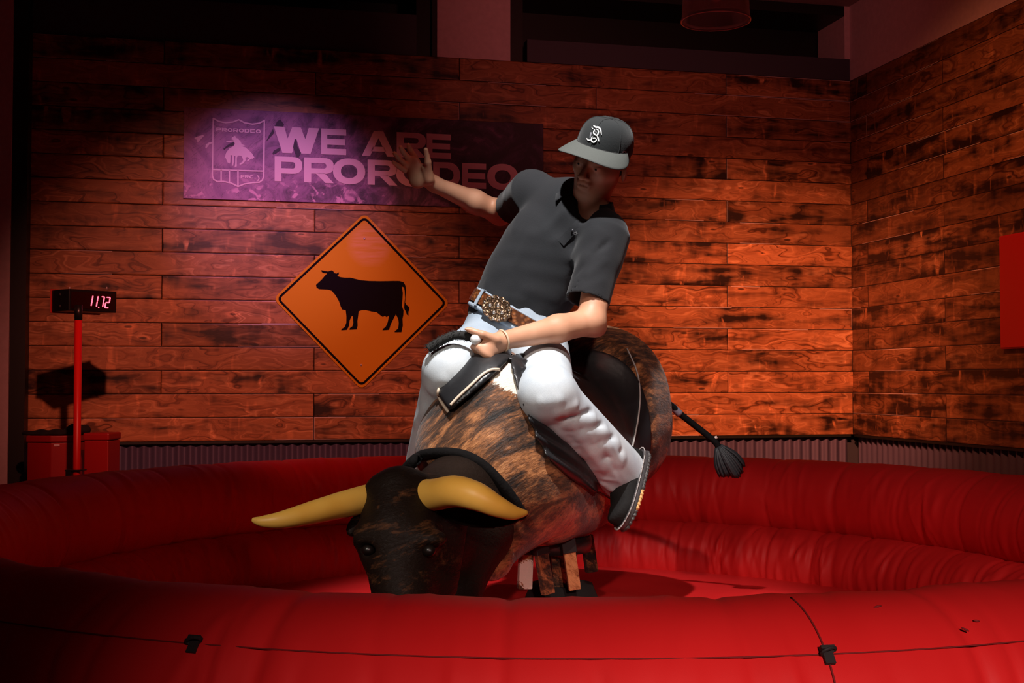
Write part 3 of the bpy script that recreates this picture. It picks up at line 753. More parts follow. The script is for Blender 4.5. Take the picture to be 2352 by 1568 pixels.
M().lathe((LC[0], LC[1], zr+0.12), [(0.001, -0.05), (0.02, -0.042), (0.03, -0.01), (0.028, 0.02), (0.014, 0.06), (0.013, 0.12)], 24).build('bulb', mat('unlit_bulb', (0.5, 0.4, 0.4), 0.2), lt)
# ------------------------------------------------------------------ inflatable pit
RX, RY = 0.13, 4.04
SX = 0.93
pit = thing('inflatable_pit', 'round red inflatable landing ring with padded walls around the bull', 'inflatable', (RX, RY, 0))
rng = np.random.RandomState(4)
vinyl = NB('red_vinyl'); k = vinyl
tc = k.n('ShaderNodeTexCoord')
no = k.noise(tc.outputs['Object'], 2.2, 3, 0.5)
col = k.ramp(no, [(0.3, (0.54, 0.010, 0.011)), (0.7, (0.68, 0.018, 0.019))])
k.l(col, k.b.inputs['Base Color'])
fn_ = k.noise(tc.outputs['Object'], 900.0, 2, 0.5); bp_ = k.n('ShaderNodeBump'); bp_.inputs['Strength'].default_value = 0.12; bp_.inputs['Distance'].default_value = 0.001
k.l(fn_, bp_.inputs['Height']); k.l(bp_.outputs[0], k.b.inputs['Normal'])
k.b.inputs['Roughness'].default_value = 0.55; k.b.inputs['Specular IOR Level'].default_value = 0.22
def ring(R0, zc, ra, rz, seams, nw, amp, NT=1500, NP=80, wr=(0.0035, 0.011), pw=(0.35, 0.9), phis=None):
    th = np.linspace(0, 2*PI, NT, endpoint=False)[:, None]; ph = np.linspace(0, 2*PI, NP, endpoint=False)[None, :]
    D = np.zeros((NT, NP))
    for s_ in seams:
        d = (th - s_ + PI) % (2*PI) - PI
        D -= amp*np.exp(-(d/0.006)**2) + amp*1.1*np.exp(-(d/0.045)**2)*0.6
    for _ in range(nw):
        t0 = rng.rand()*2*PI; p0 = rng.choice(phis) if phis is not None else rng.rand()*2*PI
        p0 += rng.randn()*0.25
        wdt = rng.uniform(*wr); pwid = rng.uniform(*pw); sl = rng.randn()*0.018
        dp_ = (ph - p0 + PI) % (2*PI) - PI
        d = (th - t0 - sl*dp_ + PI) % (2*PI) - PI
        D += rng.choice([-1, 1])*rng.uniform(0.002, 0.006)*np.exp(-(d/wdt)**2)*np.exp(-(dp_/pwid)**2)
    rr = 1 + D/ra
    X = (R0 + ra*rr*np.cos(ph)); Z = zc + rz*rr*np.sin(ph)
    G = np.stack([RX + SX*X*np.cos(th), RY + X*np.sin(th), Z + 0*th], -1).reshape(-1, 3)
    i = np.arange(NT)[:, None]; j = np.arange(NP)[None, :]
    F = np.stack([i*NP+j, ((i+1) % NT)*NP+j, ((i+1) % NT)*NP+(j+1) % NP, i*NP+(j+1) % NP], -1).reshape(-1, 4)
    return G, F
RT = 2.02
G, F = ring(RT, 0.735, 0.215, 0.185, np.linspace(0, 2*PI, 35)[:-1]+0.02, 1000, 0.005, phis=[PI*0.92, PI*0.75, PI*1.15, PI*0.08, -0.25, -0.6])
mk('top_tube', G, F, k.m, pit)
G, F = ring(1.845, 0.47, 0.165, 0.16, np.linspace(0, 2*PI, 49)[:-1], 1500, 0.006, phis=[PI*0.8, PI*0.95, PI*1.2])
mk('inner_tube', G, F, k.m, pit)
G, F = ring(2.0, 0.30, 0.30, 0.30, np.linspace(0, 2*PI, 35)[:-1]+0.02, 300, 0.004, NT=700, NP=48)
mk('base_tube', G, F, k.m, pit)
# padded floor
NR, NA = 60, 240
rr_ = np.linspace(0, 1.80, NR)[:, None]; aa = np.linspace(0, 2*PI, NA, endpoint=False)[None, :]
zf = 0.425 + 0.075*np.exp(-(rr_/0.9)**2) + 0.010*np.sin(aa*9+2)*np.exp(-((rr_-1.3)/0.25)**2) + 0.012*np.sin(rr_*9+3*np.sin(aa*2))*np.exp(-((rr_-1.0)/0.5)**2)
G = np.stack([RX+SX*rr_*np.cos(aa), RY+rr_*np.sin(aa), zf+0*aa], -1); G2 = G.copy(); G2[..., 2] = 0.02
i = np.arange(NR-1)[:, None]; j = np.arange(NA)[None, :]
F1 = np.stack([i*NA+j, (i+1)*NA+j, (i+1)*NA+(j+1) % NA, i*NA+(j+1) % NA], -1).reshape(-1, 4)
mk('floor_mat', np.concatenate([G.reshape(-1, 3), G2.reshape(-1, 3)]), np.concatenate([F1, F1[:, ::-1]+NR*NA]), k.m, pit)
# piping seam along the outside shoulder, cross seam and tie-down loops
seam_m = mat('seam_thread', (0.16, 0.004, 0.004), 0.8)
pe = math.radians(SEAM_EL) if 'SEAM_EL' in globals() else math.radians(42)
def tubept(th, ph, o=0.0): return np.array([RX + SX*(RT+(0.215+o)*math.cos(ph))*math.cos(th), RY + (RT+(0.215+o)*math.cos(ph))*math.sin(th), 0.735+(0.185+o)*math.sin(ph)])
M().tube([tubept(t, pe, 0.0008) for t in np.linspace(0, 2*PI, 721)], 0.0012, 6, False).build('seam', seam_m, pit)
t_r = math.radians(-90+9.8)
M().tube([tubept(t_r-0.0*(p-pe), p, 0.0006) for p in np.linspace(pe-1.2, pe+0.75, 24)], 0.0016, 6).build('seam', seam_m, pit)
def strap(th):
    c = tubept(th, pe, 0.004); n = nrm([math.cos(pe)*math.cos(th), math.cos(pe)*math.sin(th), math.sin(pe)])
    t = np.array([-math.sin(th), math.cos(th), 0.]); u = np.cross(n, t); u = u if u[2] > 0 else -u
    m = M().box(c - u*0.006, (t, u, n), (0.008, 0.012, 0.003))
    loop = [c + n*0.006 + t*0.012*math.cos(a) + n*0.008*math.sin(a) + u*0.003*math.cos(a) for a in np.linspace(0, 2*PI, 17)]
    m.tube(loop, 0.0025, 6, False)
    m.box(c + u*0.006 + n*0.004, (t, u, n), (0.011, 0.003, 0.005))
    m.build('tie_down_loop', mat('black_webbing', (0.012, 0.010, 0.010), 0.7), pit, smooth=False)
strap(t_r)
strap(math.radians(-90-18.0))
tubeb = BVHTree.FromPolygons([tuple(v) for v in ring(RT, 0.735, 0.215, 0.185, [], 0, 0.0, 360, 60)[0]], [tuple(map(int, f)) for f in ring(RT, 0.735, 0.215, 0.185, [], 0, 0.0, 360, 60)[1]])
for (xa, ya, xb, yb) in ((2008, 1394, 2024, 1391), (2236, 1424, 2250, 1426), (2208, 1441, 2226, 1449)):
    pts = [hit(tubeb, xa + (xb-xa)*t_, ya + (yb-ya)*t_)[0] for t_ in (0, .5, 1)]
    if all(v is not None for v in pts): M().tube([v - nrm(v-O0)*0.002 for v in pts], [0.001, 0.002, 0.001], 6).build('scuff_mark', seam_m, pit)
# ================================================================== THE BULL
EYE = np.eye(3)
bull = thing('mechanical_bull', 'mechanical bull in brown brindle hide with yellow horns in the middle of the red ring', 'mechanical bull', (RX+0.03, RY, 0.48))
bo = ORI[bull]
Fc = P(1180, 1046, 3.85); Mc = P(1262, 1050, 4.15); Rc = P(1335, 950, 4.52)
AXV = nrm(Rc - Fc)
UPV = nrm(np.array([-0.34, 0.10, 0.94])); UPR = nrm(np.array([0.0, 0.1, 1.0]))
AXF = nrm(P(1330, 975, 4.5) - P(1075, 1115, 3.45)); UPF = nrm(UPV - AXF*np.dot(UPV, AXF)); SDF_ = np.cross(AXF, UPF)
FAX = np.array([SDF_, UPF, AXF])
def body_core(p, g=0.0):
    d = sell(p, Fc, FAX, (0.240, 0.276, 0.42), 2.4)
    d = smin(d, drum(p, Mc, AXV, UPV, 0.235, 0.22, 0.10, 1.0), 0.10)
    d = smin(d, drum(p, Rc, nrm(AXV+np.array([0.10, 0, 0.02])), UPR, 0.318, 0.19, 0.13, 1.0), 0.11)
    d = smin(d, cone(p, P(1125, 1190, 3.64), P(1128, 1285, 3.50), 0.13, 0.06), 0.08)       # brisket
    d = smin(d, cone(p, P(1125, 915, 3.66), P(1150, 885, 3.95), 0.12, 0.10), 0.10)       # withers hump
    d = smin(d, cone(p, P(1275, 1172, 3.85), P(1375, 1110, 4.15), 0.09, 0.125), 0.07)       # flank
    return d - g
patch1 = P(1165, 868, 3.56)
hide = hide_material('brindle_hide', (7, 7, 26), 0.032, [(P(1170, 856, 3.60)-bo, 0.092)], axis=(0.5, math.radians(35), 0.0))
lo = (-0.45, 3.25, 0.55); hi = (0.78, 4.85, 1.65)
def body_f(p):
    d = body_core(p)
    # stitched crease running down the front left
    return d
body = sdf('body', body_f, lo, hi, 0.011, hide, bull, 2)
bb = bvh_of(body)
# saddle: black pad over the middle of the back, bounded by planes measured on the hide
def hp(px, py):
    h, n = hit(bb, px, py)
    return h if h is not None else P(px, py, 3.7)
T_ = hp(1142, 852); V_ = hp(1032, 944); R_ = hp(1268, 1078); R0_ = hp(1204, 930)
Lb = hp(1006, 905)
print('pts', T_, V_, R_, R0_, Lb)
def plane(a, b, c):
    n = nrm(np.cross(b-a, c-a)); return a, (n if n[1] > 0 else -n)
pa, na = plane(T_, V_, V_ + (AXV*0.0 + UPV)*0.3 + np.array([0.10, 0.28, 0]))
pa, na = T_, nrm(np.cross(nrm(V_-T_), np.array([0.25, 1.0, 0.35])));  na = na if na[2] > 0 else -na
pb, nb = V_, nrm(np.cross(nrm(Lb-V_), np.array([-0.1, 1.0, 0.1]))); nb = nb if nb[0] > 0 else -nb
R2_ = hp(1375, 1132)
pc_, nc = R_, nrm(np.cross(R_-R0_, [0.25, 1.0, 0.0])); nc = nc if nc[0] > 0 else -nc
ne = nrm(np.cross(R2_-R_, [0.1, 1.0, 0.0])); ne = ne if ne[2] > 0 else -ne
Rr = hp(1468, 900) if hit(bb, 1468, 900)[0] is not None else P(1468, 900, 4.4)
pd, nd_ = Rr, nrm(AXV + np.array([-0.12, 0, 0.0]))
def saddle_region(p):
    s1 = -((p-pa)@na)          # above the cut line from V to T
    s2 = -((p-pb)@nb)
    left = np.maximum(s1, s2)
    s3 = smax(-((p-pc_)@nc), -((p-pc_)@ne), 0.05)
    reg = np.minimum(left, s3)                       # union of left tab and right flap
    front = -((p - T_)@AXV) - 0.36
    rear = (p-pd)@nd_
    return np.maximum(np.maximum(reg, rear), front)
def saddle_f(p):
    b = body_core(p)
    q = saddle_region(p)
    s3_ = smax(-((p-pc_)@nc), -((p-pc_)@ne), 0.05)
    ruff = 0.005*np.sin((p@np.array([0.35, 0.3, 1.0]))*150)*np.exp(-((s3_+0.01)/0.05)**2)*(p[..., 1] < 3.95)
    sh = np.maximum(b - 0.017 - ruff*(p[..., 0] > 0.03), -(b + 0.015))
    sh = smax(sh, q, 0.012)
    belly = (P(1300, 1215, 4.0)[2] - p[..., 2])
    return np.maximum(sh, belly)
leather = mat('black_leather', (0.018, 0.018, 0.020), 0.36, spec=0.5, bump=(16, 0.5))
saddle = sdf('saddle', saddle_f, lo, hi, 0.0068, leather, bull, 1, label='black leather saddle pad')
sbv = bvh_of(saddle)
def surf(px, py, off=0.004):
    best = None
    for t in (sbv, bb):
        h, n = hit(t, px, py)
        if h is not None and (best is None or h[1] < best[1]): best = h
    if best is None: return None
    return best - nrm(ray(px, py))*off
def surfline(pts, n=6):
    out = []
    q = spline([(x, y, 0) for x, y in pts], n)
    for v in q:
        s_ = surf(v[0], v[1])
        if s_ is not None: out.append(s_)
    return out
pip = mat('cream_piping', (0.72, 0.58, 0.45), 0.5)
for pts in ([(1035, 930), (1052, 912), (1082, 884), (1108, 860), (1128, 849), (1146, 848)], [(1030, 946), (1015, 925), (1006, 905), (1012, 884), (1026, 868)]):
    c = surfline(pts)
    if len(c) > 3: M().tube(c, 0.0045, 8).build('piping', pip, bull, label='cream piping on the saddle edge')
c = surfline([(1440, 800), (1462, 850), (1470, 900), (1466, 960), (1452, 1030)])
if len(c) > 3: M().tube(c, 0.003, 8).build('piping', mat('grey_piping', (0.35, 0.33, 0.32), 0.5), bull, label='thin grey piping at the rear of the saddle')
# neck, collar, head
headhide = hide_material('dark_head_hide', (9, 9, 22), 0.18, axis=(0.2, 0.3, 0), spec=0.12)
def neck_f(p):
    d = cone(p, P(1070, 1135, 3.55), P(985, 1165, 3.24), 0.135, 0.085)
    d = smin(d, cone(p, P(1095, 1225, 3.50), P(1010, 1250, 3.22), 0.10, 0.08), 0.08)
    d = smin(d, cone(p, P(1075, 1230, 3.42), P(1045, 1350, 3.28), 0.10, 0.075), 0.06)
    return d
sdf('neck', neck_f, P(900, 1500, 3.0)-0.25, P(1260, 900, 3.9)+0.1, 0.010, hide_material('neck_hide', (9, 9, 22), 0.27, spec=0.08), bull, 2)
HP, HM = P(918, 1150, 3.12), P(925, 1385, 2.97)
def head_f(p):
    d = cone(p, HP, P(915, 1235, 3.06), 0.088, 0.100)
    d = smin(d, cone(p, P(915, 1235, 3.06), HM, 0.093, 0.068), 0.03)
    d = smin(d, cone(p, P(985, 1180, 3.22), P(975, 1330, 3.10), 0.105, 0.085), 0.06)      # cheeks, jaw
    d = smin(d, cone(p, P(872, 1128, 3.11), P(965, 1122, 3.11), 0.035, 0.035), 0.02)     # poll
    for (x, y, Yd) in ((985, 1236, 2.985), (846, 1232, 3.02)):
        d = smin(d, ell(p, P(x, y, Yd), EYE, (0.045, 0.035, 0.022)), 0.03)               # brow ridges
        d = smax(d, -ell(p, P(x+2, y+30, Yd-0.035), EYE, (0.022, 0.02, 0.014)), 0.012)    # eye sockets
    for (x, y) in ((895, 1398), (950, 1398)):
        d = smax(d, -ell(p, P(x, y, 2.90), EYE, (0.013, 0.02, 0.011)), 0.01)              # nostrils
    d = smin(d, cone(p, P(905, 1410, 2.98), P(945, 1410, 2.98), 0.055, 0.055), 0.03)      # muzzle
    d = d + 0.0015*np.sin(p[..., 2]*190)*np.clip((P(900, 1290, 3)[2]-p[..., 2])*8, 0, 1)
    return d
head = sdf('head', head_f, P(780, 1500, 2.80), P(1120, 1060, 3.45)+np.array([0.02, 0, 0.02]), 0.0065, headhide, bull, 2)
for (x, y, Yd) in ((986, 1264, 2.962), (846, 1262, 2.995)):
    V, F = nets(lambda p: ell(p, P(x, y, Yd), EYE, (0.016, 0.016, 0.014)), P(x, y, Yd)-0.02, P(x, y, Yd)+0.02, 0.003)
    mk('eye', relax(V, F, 1), F, mat('glass_eye', (0.008, 0.005, 0.004), 0.35), head)
hornm = NB('yellow_horn'); k = hornm; tc = k.n('ShaderNodeTexCoord')
no = k.noise(tc.outputs['Object'], 7.0, 3, 0.5); k.l(k.ramp(no, [(0.3, (0.85, 0.44, 0.06)), (0.7, (0.98, 0.60, 0.12))]), k.b.inputs['Base Color']); k.b.inputs['Roughness'].default_value = 0.45
hp1 = [P(868, 1143, 3.14), P(845, 1145, 3.12), P(790, 1158, 3.06), P(720, 1176, 3.0), (P(650, 1193, 2.96)), P(605, 1197, 2.95), P(578, 1193, 2.95)]
hp2 = [P(968, 1132, 3.11), P(995, 1136, 3.06), P(1045, 1128, 2.97), P(1095, 1140, 2.93), P(1140, 1162, 2.93), P(1180, 1177, 2.95), P(1212, 1177, 2.97)]
for pts, r in ((hp1, (0.036, 0.036, 0.033, 0.028, 0.021, 0.014, 0.004)), (hp2, (0.036, 0.039, 0.038, 0.034, 0.026, 0.0175, 0.004))):
    q = spline(pts, 8); rr = np.interp(np.linspace(0, len(r)-1, len(q)), range(len(r)), r)
    rr[-1] = 0.001
    M().tube(q, list(rr), 24).build('horn', hornm.m, bull, label='smooth yellow horn')
# ears
def ear(a, b, nrmv, wd):
    a, b = np.array(a), np.array(b); L = np.linalg.norm(b-a); t = nrm(b-a); n = nrm(nrmv - t*np.dot(nrmv, t)); s_ = np.cross(t, n)
    def f(p):
        q = p-a; x = (q@t)/L; wloc = np.clip(wd*np.sqrt(np.clip(np.sin(np.clip(x, 0, 1)*PI*0.92+0.24), 0.02, 1)), 0.004, 1)
        u = q@s_; v = q@n + 0.35*u*u/wd
        d = np.sqrt((u/wloc)**2 + (v/0.011)**2) - 1
        return np.maximum(d*0.010, (np.abs(x-0.5)-0.5)*L)
    lo_ = np.minimum(a, b)-wd-0.01; hi_ = np.maximum(a, b)+wd+0.01
    V, F = nets(f, lo_, hi_, 0.005); return mk('ear', relax(V, F, 2), F, headhide, bull)
ear(P(862, 1180, 3.12), P(798, 1226, 3.08), (0.1, -1, 0.3), 0.030)
ear(P(1010, 1168, 3.10), P(1192, 1192, 3.04), (0.1, -1, 0.5), 0.034)
# neck rope ridge between neck and shoulders
c = [P(*v) for v in ((935, 1075, 3.36), (965, 1048, 3.32), (1010, 1040, 3.30), (1065, 1046, 3.29), (1110, 1070, 3.28), (1150, 1110, 3.30), (1180, 1150, 3.34), (1200, 1185, 3.40))]
nb2 = bvh_of(body)
c2 = []
for v in spline(c, 6):
    r = nrm(v-O0); h = nb2.ray_cast(Vector(O0), Vector(r))
    c2.append(np.array(h[0]) - r*0.004 if h[0] is not None else v)
M().tube(c2, 0.016, 12).build('neck_rope', mat('black_rope', (0.006, 0.005, 0.005), 0.9, spec=0.1, bump=(60, 0.8)), bull)
# tail
tl = spline([P(1500, 905, 4.62), P(1540, 930, 4.66), P(1562, 950, 4.68), P(1600, 980, 4.70), P(1640, 1012, 4.70), P(1652, 1030, 4.70)], 6)
tail = M().tube(tl, list(np.linspace(0.0125, 0.012, len(tl))), 12).build('tail', MATS['black_rope'], bull, label='black rope tail')
M().tube(spline([P(1530, 925, 4.655), P(1545, 935, 4.67), P(1562, 951, 4.68)], 4), 0.0145, 14).build('tail_sleeve', mat('grey_sleeve', (0.16, 0.14, 0.17), 0.5), tail)
M().tube([P(1634, 1011, 4.70), P(1647, 1003, 4.70)], 0.006, 8).build('tail_clip', mat('pale_clip', (0.6, 0.45, 0.4), 0.5), tail)
ta, tb_ = P(1650, 1025, 4.70), P(1690, 1095, 4.71)
td = nrm(tb_-ta); tm2 = M(); rs = np.random.RandomState(3)
ts = nrm(np.cross(td, [0, 1, 0])); tn = np.cross(td, ts)
for i in range(150):
    a = rs.rand()*2*PI; rr = math.sqrt(rs.rand())
    e = ta + ts*math.cos(a)*0.012*rr + tn*math.sin(a)*0.012*rr
    L_ = np.linalg.norm(tb_-ta)*(1.0 - 0.22*abs(math.cos(a)*rr - 0.15) + rs.uniform(-0.05, 0.03))
    mid = ta + td*L_*0.5 + ts*math.cos(a)*0.045*rr + tn*math.sin(a)*0.035*rr
    end = ta + td*L_ + ts*math.cos(a)*0.056*rr + tn*math.sin(a)*0.04*rr
    tm2.tube(spline([e, mid, end], 3), [0.004, 0.0052, 0.0058, 0.006, 0.006, 0.005, 0.0025], 6)
tm2.build('tassel', mat('black_hair', (0.008, 0.008, 0.010), 0.6), tail)
# pedestal
pz = P(1265, 1240, 4.02)
steel = MATS['black_steel']
M().lathe((RX+0.03, RY, 0.44), [(0.001, 0.0), (0.42, 0.0), (0.42, 0.012), (0.30, 0.05), (0.20, 0.085), (0.12, 0.13), (0.10, 0.18), (0.001, 0.18)], 48).build('base_cover', mat('black_canvas', (0.008, 0.008, 0.008), 0.85), bull, label='black canvas skirt over the base')
M().tube([(RX+0.03, RY, 0.50), (RX+0.03, RY, 0.86)], 0.05, 20).build('post', steel, bull)
m = M(); m.lathe((pz[0]-0.0, pz[1]+0.02, pz[2]-0.035), [(0.001, 0.05), (0.13, 0.05), (0.135, 0.03), (0.13, 0.0), (0.001, 0.0)], 32); m.build('turntable', steel, bull)
M().lathe((pz[0]-0.0, pz[1]+0.02, pz[2]+0.02), [(0.001, 0.03), (0.125, 0.03), (0.128, -0.005), (0.001, -0.006)], 32).build('under_pad', leather, bull)
strips = [  # x, top y, bottom y, depth, half width, half thickness, yaw, lean px, patches
    (1207, 1248, 1352, 3.86, 0.0225, 0.010, 0.35, -2), (1249, 1248, 1364, 3.84, 0.020, 0.012, 0.55, 10), (1283, 1248, 1352, 3.98, 0.022, 0.010, 0.1, 4), (1312, 1244, 1354, 3.89, 0.019, 0.010, 0.2, 8), (1353, 1228, 1313, 4.18, 0.019, 0.016, 0.3, 6)]
for i, (x, y0, y1, Yd, hw, ht, yaw, ln) in enumerate(strips):
    a = P(x-ln, y0, Yd); b = P(x+ln, y1, Yd); t = nrm(b-a); L_ = np.linalg.norm(b-a)
    u = nrm(np.array([math.cos(yaw), math.sin(yaw), 0]) ); u = nrm(u - t*np.dot(u, t)); v = np.cross(t, u)
    if i == 0: pm_ = hide_material('hide_strip_white', (20, 20, 40), -0.02, [(b-t*0.050-bo+u*0.004, 0.042), (b-t*0.02-bo+u*0.014, 0.030)])
    elif i == 3: pm_ = hide_material('hide_strip_tan', (20, 20, 40), -0.12)
    else: pm_ = hide_material('hide_strip_%d' % i, (20, 20, 40), 0.03 if i != 4 else 0.08)
    o = bevel(M().box((a+b)/2, (u, v, t), (hw, ht, L_/2)).build('hide_strap', pm_, bull, smooth=False, label=['white and brown hide strap', 'dark brown hide strap', 'brown hairy hide strap', 'tan tipped hide strap', 'black brown hide strap'][i]), 0.003)
    if i < 4: bevel(M().box(a+t*0.012, (u, v, t), (hw+0.004, ht+0.004, 0.022)).build('strap_sleeve', steel, bull, smooth=False), 0.002)
# ================================================================== THE RIDER
rid = thing('person', 'person in grey polo, dark cap and pale jeans riding the bull, one arm raised', 'person', P(1180, 800, 4.05))
# joints -------------------------------------------------------------------
Wst, Bel = P(1176, 715, 4.03), P(1178, 727, 4.03)
Cst, Upp = P(1262, 590, 4.02), P(1308, 500, 4.02)
Rsh, Lsh = P(1222, 440, 4.10), P(1393, 540, 3.90)
Nck, Hd = P(1348, 482, 3.97), P(1379, 374, 3.90)
Rel, Rwr = P(1148, 488, 4.34), P(1000, 424, 4.20)
Lel, Lwr = P(1357, 738, 3.80), P(1152, 783, 3.62)
TA = nrm(Upp - Bel)                                     # torso axis
NF = np.array([-0.24, -0.97, 0.]); NF = nrm(NF - TA*np.dot(NF, TA))   # chest normal
SD = np.cross(TA, NF); SD = SD if SD[0] > 0 else -SD                  # towards the rider's left
# head frame ---------------------------------------------------------------
def Rx(a): return np.array([[1, 0, 0], [0, math.cos(a), -math.sin(a)], [0, math.sin(a), math.cos(a)]])
def Ry(a): return np.array([[math.cos(a), 0, math.sin(a)], [0, 1, 0], [-math.sin(a), 0, math.cos(a)]])
def Rz(a): return np.array([[math.cos(a), -math.sin(a), 0], [math.sin(a), math.cos(a), 0], [0, 0, 1]])
HR = Ry(math.radians(24)) @ Rz(math.radians(-24)) @ Rx(math.radians(27))
# local head axes: x = rider's left, -y = face, z = up
def tol(p): return (p - Hd)@HR
def tow(q): return np.asarray(q)@HR.T + Hd
skin = NB('skin'); k = skin; tc = k.n('ShaderNodeTexCoord')
no = k.noise(tc.outputs['Object'], 14.0, 3, 0.5); k.l(k.ramp(no, [(0.3, (0.56, 0.27, 0.16)), (0.7, (0.66, 0.34, 0.21))]), k.b.inputs['Base Color'])
k.b.inputs['Roughness'].default_value = 0.5; k.b.inputs['Subsurface Weight'].default_value = 0.06; k.b.inputs['Subsurface Radius'].default_value = (0.02, 0.006, 0.003)
E3 = np.eye(3)
def head_local(q):
    d = ell(q, (0, 0.005, 0.035), E3, (0.076, 0.094, 0.088))
    d = smin(d, ell(q, (0, -0.030, -0.030), E3, (0.060, 0.058, 0.082)), 0.03)         # face
    d = smin(d, ell(q, (0, -0.050, -0.092), E3, (0.028, 0.026, 0.020)), 0.035)        # chin
    d = smin(d, cone(q, (0.050, 0.00, -0.045), (0.018, -0.050, -0.090), 0.018, 0.016), 0.025)
    d = smin(d, cone(q, (-0.050, 0.00, -0.045), (-0.018, -0.050, -0.090), 0.018, 0.016), 0.025)
    d = smin(d, cone(q, (0.045, -0.06, -0.015), (0.058, -0.025, -0.012), 0.016, 0.016), 0.02)
    d = smin(d, cone(q, (-0.045, -0.06, -0.015), (-0.058, -0.025, -0.012), 0.016, 0.016), 0.02)
    d = smin(d, cone(q, (-0.03, -0.083, 0.018), (0.03, -0.083, 0.018), 0.010, 0.010), 0.015)   # brow
    for s_ in (-1, 1):
        d = smax(d, -ell(q, (0.031*s_, -0.098, 0.000), E3, (0.017, 0.016, 0.010)), 0.012)
        d = smin(d, ell(q, (0.031*s_, -0.080, 0.000), E3, (0.0125, 0.0115, 0.0105)), 0.003)   # eyeball
        d = smin(d, cone(q, (0.020*s_, -0.0905, 0.0065), (0.043*s_, -0.086, 0.0055), 0.0032, 0.003), 0.004)
    d = smin(d, cone(q, (0, -0.087, 0.012), (0, -0.112, -0.030), 0.007, 0.0115), 0.010)       # nose
    for s_ in (-1, 1): d = smin(d, ell(q, (0.0125*s_, -0.100, -0.034), E3, (0.008, 0.010, 0.007)), 0.006)
    d = smin(d, ell(q, (0, -0.084, -0.054), E3, (0.026, 0.012, 0.014)), 0.012)
    d = smin(d, cone(q, (-0.020, -0.088, -0.0545), (0.020, -0.088, -0.0545), 0.0048, 0.0048), 0.006)  # lips
    d = smin(d, cone(q, (-0.018, -0.087, -0.0665), (0.018, -0.087, -0.0665), 0.0056, 0.0056), 0.006)
    d = smax(d, -ell(q, (0, -0.097, -0.0605), E3, (0.021, 0.012, 0.0030)), 0.003)
    for s_ in (-1, 1):                                                                       # ears
        e = ell(q, (0.082*s_, 0.020, -0.008), E3@Rz(-0.45*s_), (0.010, 0.021, 0.033))
        e = smax(e, -ell(q, (0.092*s_, 0.018, -0.005), E3, (0.009, 0.011, 0.020)), 0.005)
        d = smin(d, e, 0.008)
    return d
def hand_right(p):
    """open raised hand: palm and spread fingers"""
    w_ = Rwr; a = P(968, 402, 4.18); d = cone(p, w_, a, 0.026, 0.030, nrm([-0.3, 0.35, 0.9])*0+nrm(np.array([0.25, 1, 0.1])), 0.55)
    d = smin(d, cone(p, P(960, 410, 4.17), P(948, 378, 4.18), 0.034, 0.030, nrm(np.array([0.25, 1, 0.1])), 0.5), 0.012)
    d = smin(d, cone(p, P(985, 412, 4.16), P(978, 385, 4.15), 0.019, 0.016), 0.015)
    fg = [((930, 392), (913, 380), (903, 372), 4.16), ((933, 380), (916, 364), (906, 352), 4.17), ((942, 368), (927, 350), (920, 338), 4.18), ((954, 362), (942, 345), (938, 333), 4.20)]
    for i, (a, b, c, Yd) in enumerate(fg):
        r = 0.0095 if i else 0.0085
        f = smin(cone(p, P(*a, Yd), P(*b, Yd-0.012), r+0.001, r), cone(p, P(*b, Yd-0.012), P(*c, Yd-0.034), r, r-0.002), 0.004)
        d = smin(d, f, 0.007)
    t = smin(cone(p, P(984, 402, 4.15), P(983, 372, 4.12), 0.014, 0.0115), cone(p, P(983, 372, 4.12), P(978, 344, 4.10), 0.0112, 0.0085), 0.004)
    return smin(d, t, 0.012)
def arm_right(p):
    d = cone(p, Rsh, Rel, 0.052, 0.042)
    d = smin(d, cone(p, Rel, Rel*0.6+Rwr*0.4, 0.039, 0.040), 0.02)
    d = smin(d, cone(p, Rel*0.6+Rwr*0.4, Rwr, 0.039, 0.026), 0.02)
    d = smin(d, cone(p, Rel, P(1150, 500, 4.36), 0.03, 0.024), 0.02)
    return smin(d, hand_right(p), 0.015)
def hand_left(p):
    """fist closed round the rope, back of the hand to the camera, thumb on top"""
    d = cone(p, Lwr, P(1122, 797, 3.605), 0.027, 0.036, nrm(np.array([0.1, 1, 0])), 0.62)
    kn = [(1100, 797, 3.585), (1108, 806, 3.583), (1116, 813, 3.583), (1124, 818, 3.588)]
    tips = [(1088, 797, 3.625), (1094, 805, 3.628), (1103, 812, 3.63), (1113, 816, 3.632)]
    ft = [(1098, 789, 3.650), (1106, 797, 3.652), (1114, 804, 3.652), (1122, 809, 3.65)]
    for a, b, c in zip(kn, tips, ft):
        d = smin(d, cone(p, P(1126, 794, 3.60), P(*a), 0.014, 0.0118), 0.010)
        f = smin(cone(p, P(*a), P(*b), 0.0105, 0.0098), cone(p, P(*b), P(*c), 0.0098, 0.0085), 0.003)
        d = smin(d, f, 0.0035)
    # thumb along the top, pointing to the picture's left
    t = smin(cone(p, P(1140, 780, 3.595), P(1108, 768, 3.580), 0.015, 0.0115), cone(p, P(1108, 768, 3.580), P(1076, 757, 3.585), 0.0108, 0.0090), 0.005)
    d = smin(d, t, 0.010)
    n_ = ell(p, P(1071, 756, 3.5765), E3, (0.0075, 0.003, 0.0055))
    return smin(d, n_, 0.002)
def arm_left(p):
    d = cone(p, Lsh, Lel, 0.052, 0.043)
    d = smin(d, cone(p, Lel, Lel*0.62+Lwr*0.38, 0.040, 0.041), 0.02)
    d = smin(d, cone(p, Lel*0.62+Lwr*0.38, Lwr, 0.040, 0.0265), 0.02)
    d = smin(d, cone(p, Lel, P(1372, 752, 3.82), 0.034, 0.027), 0.025)
    return smin(d, hand_left(p), 0.012)
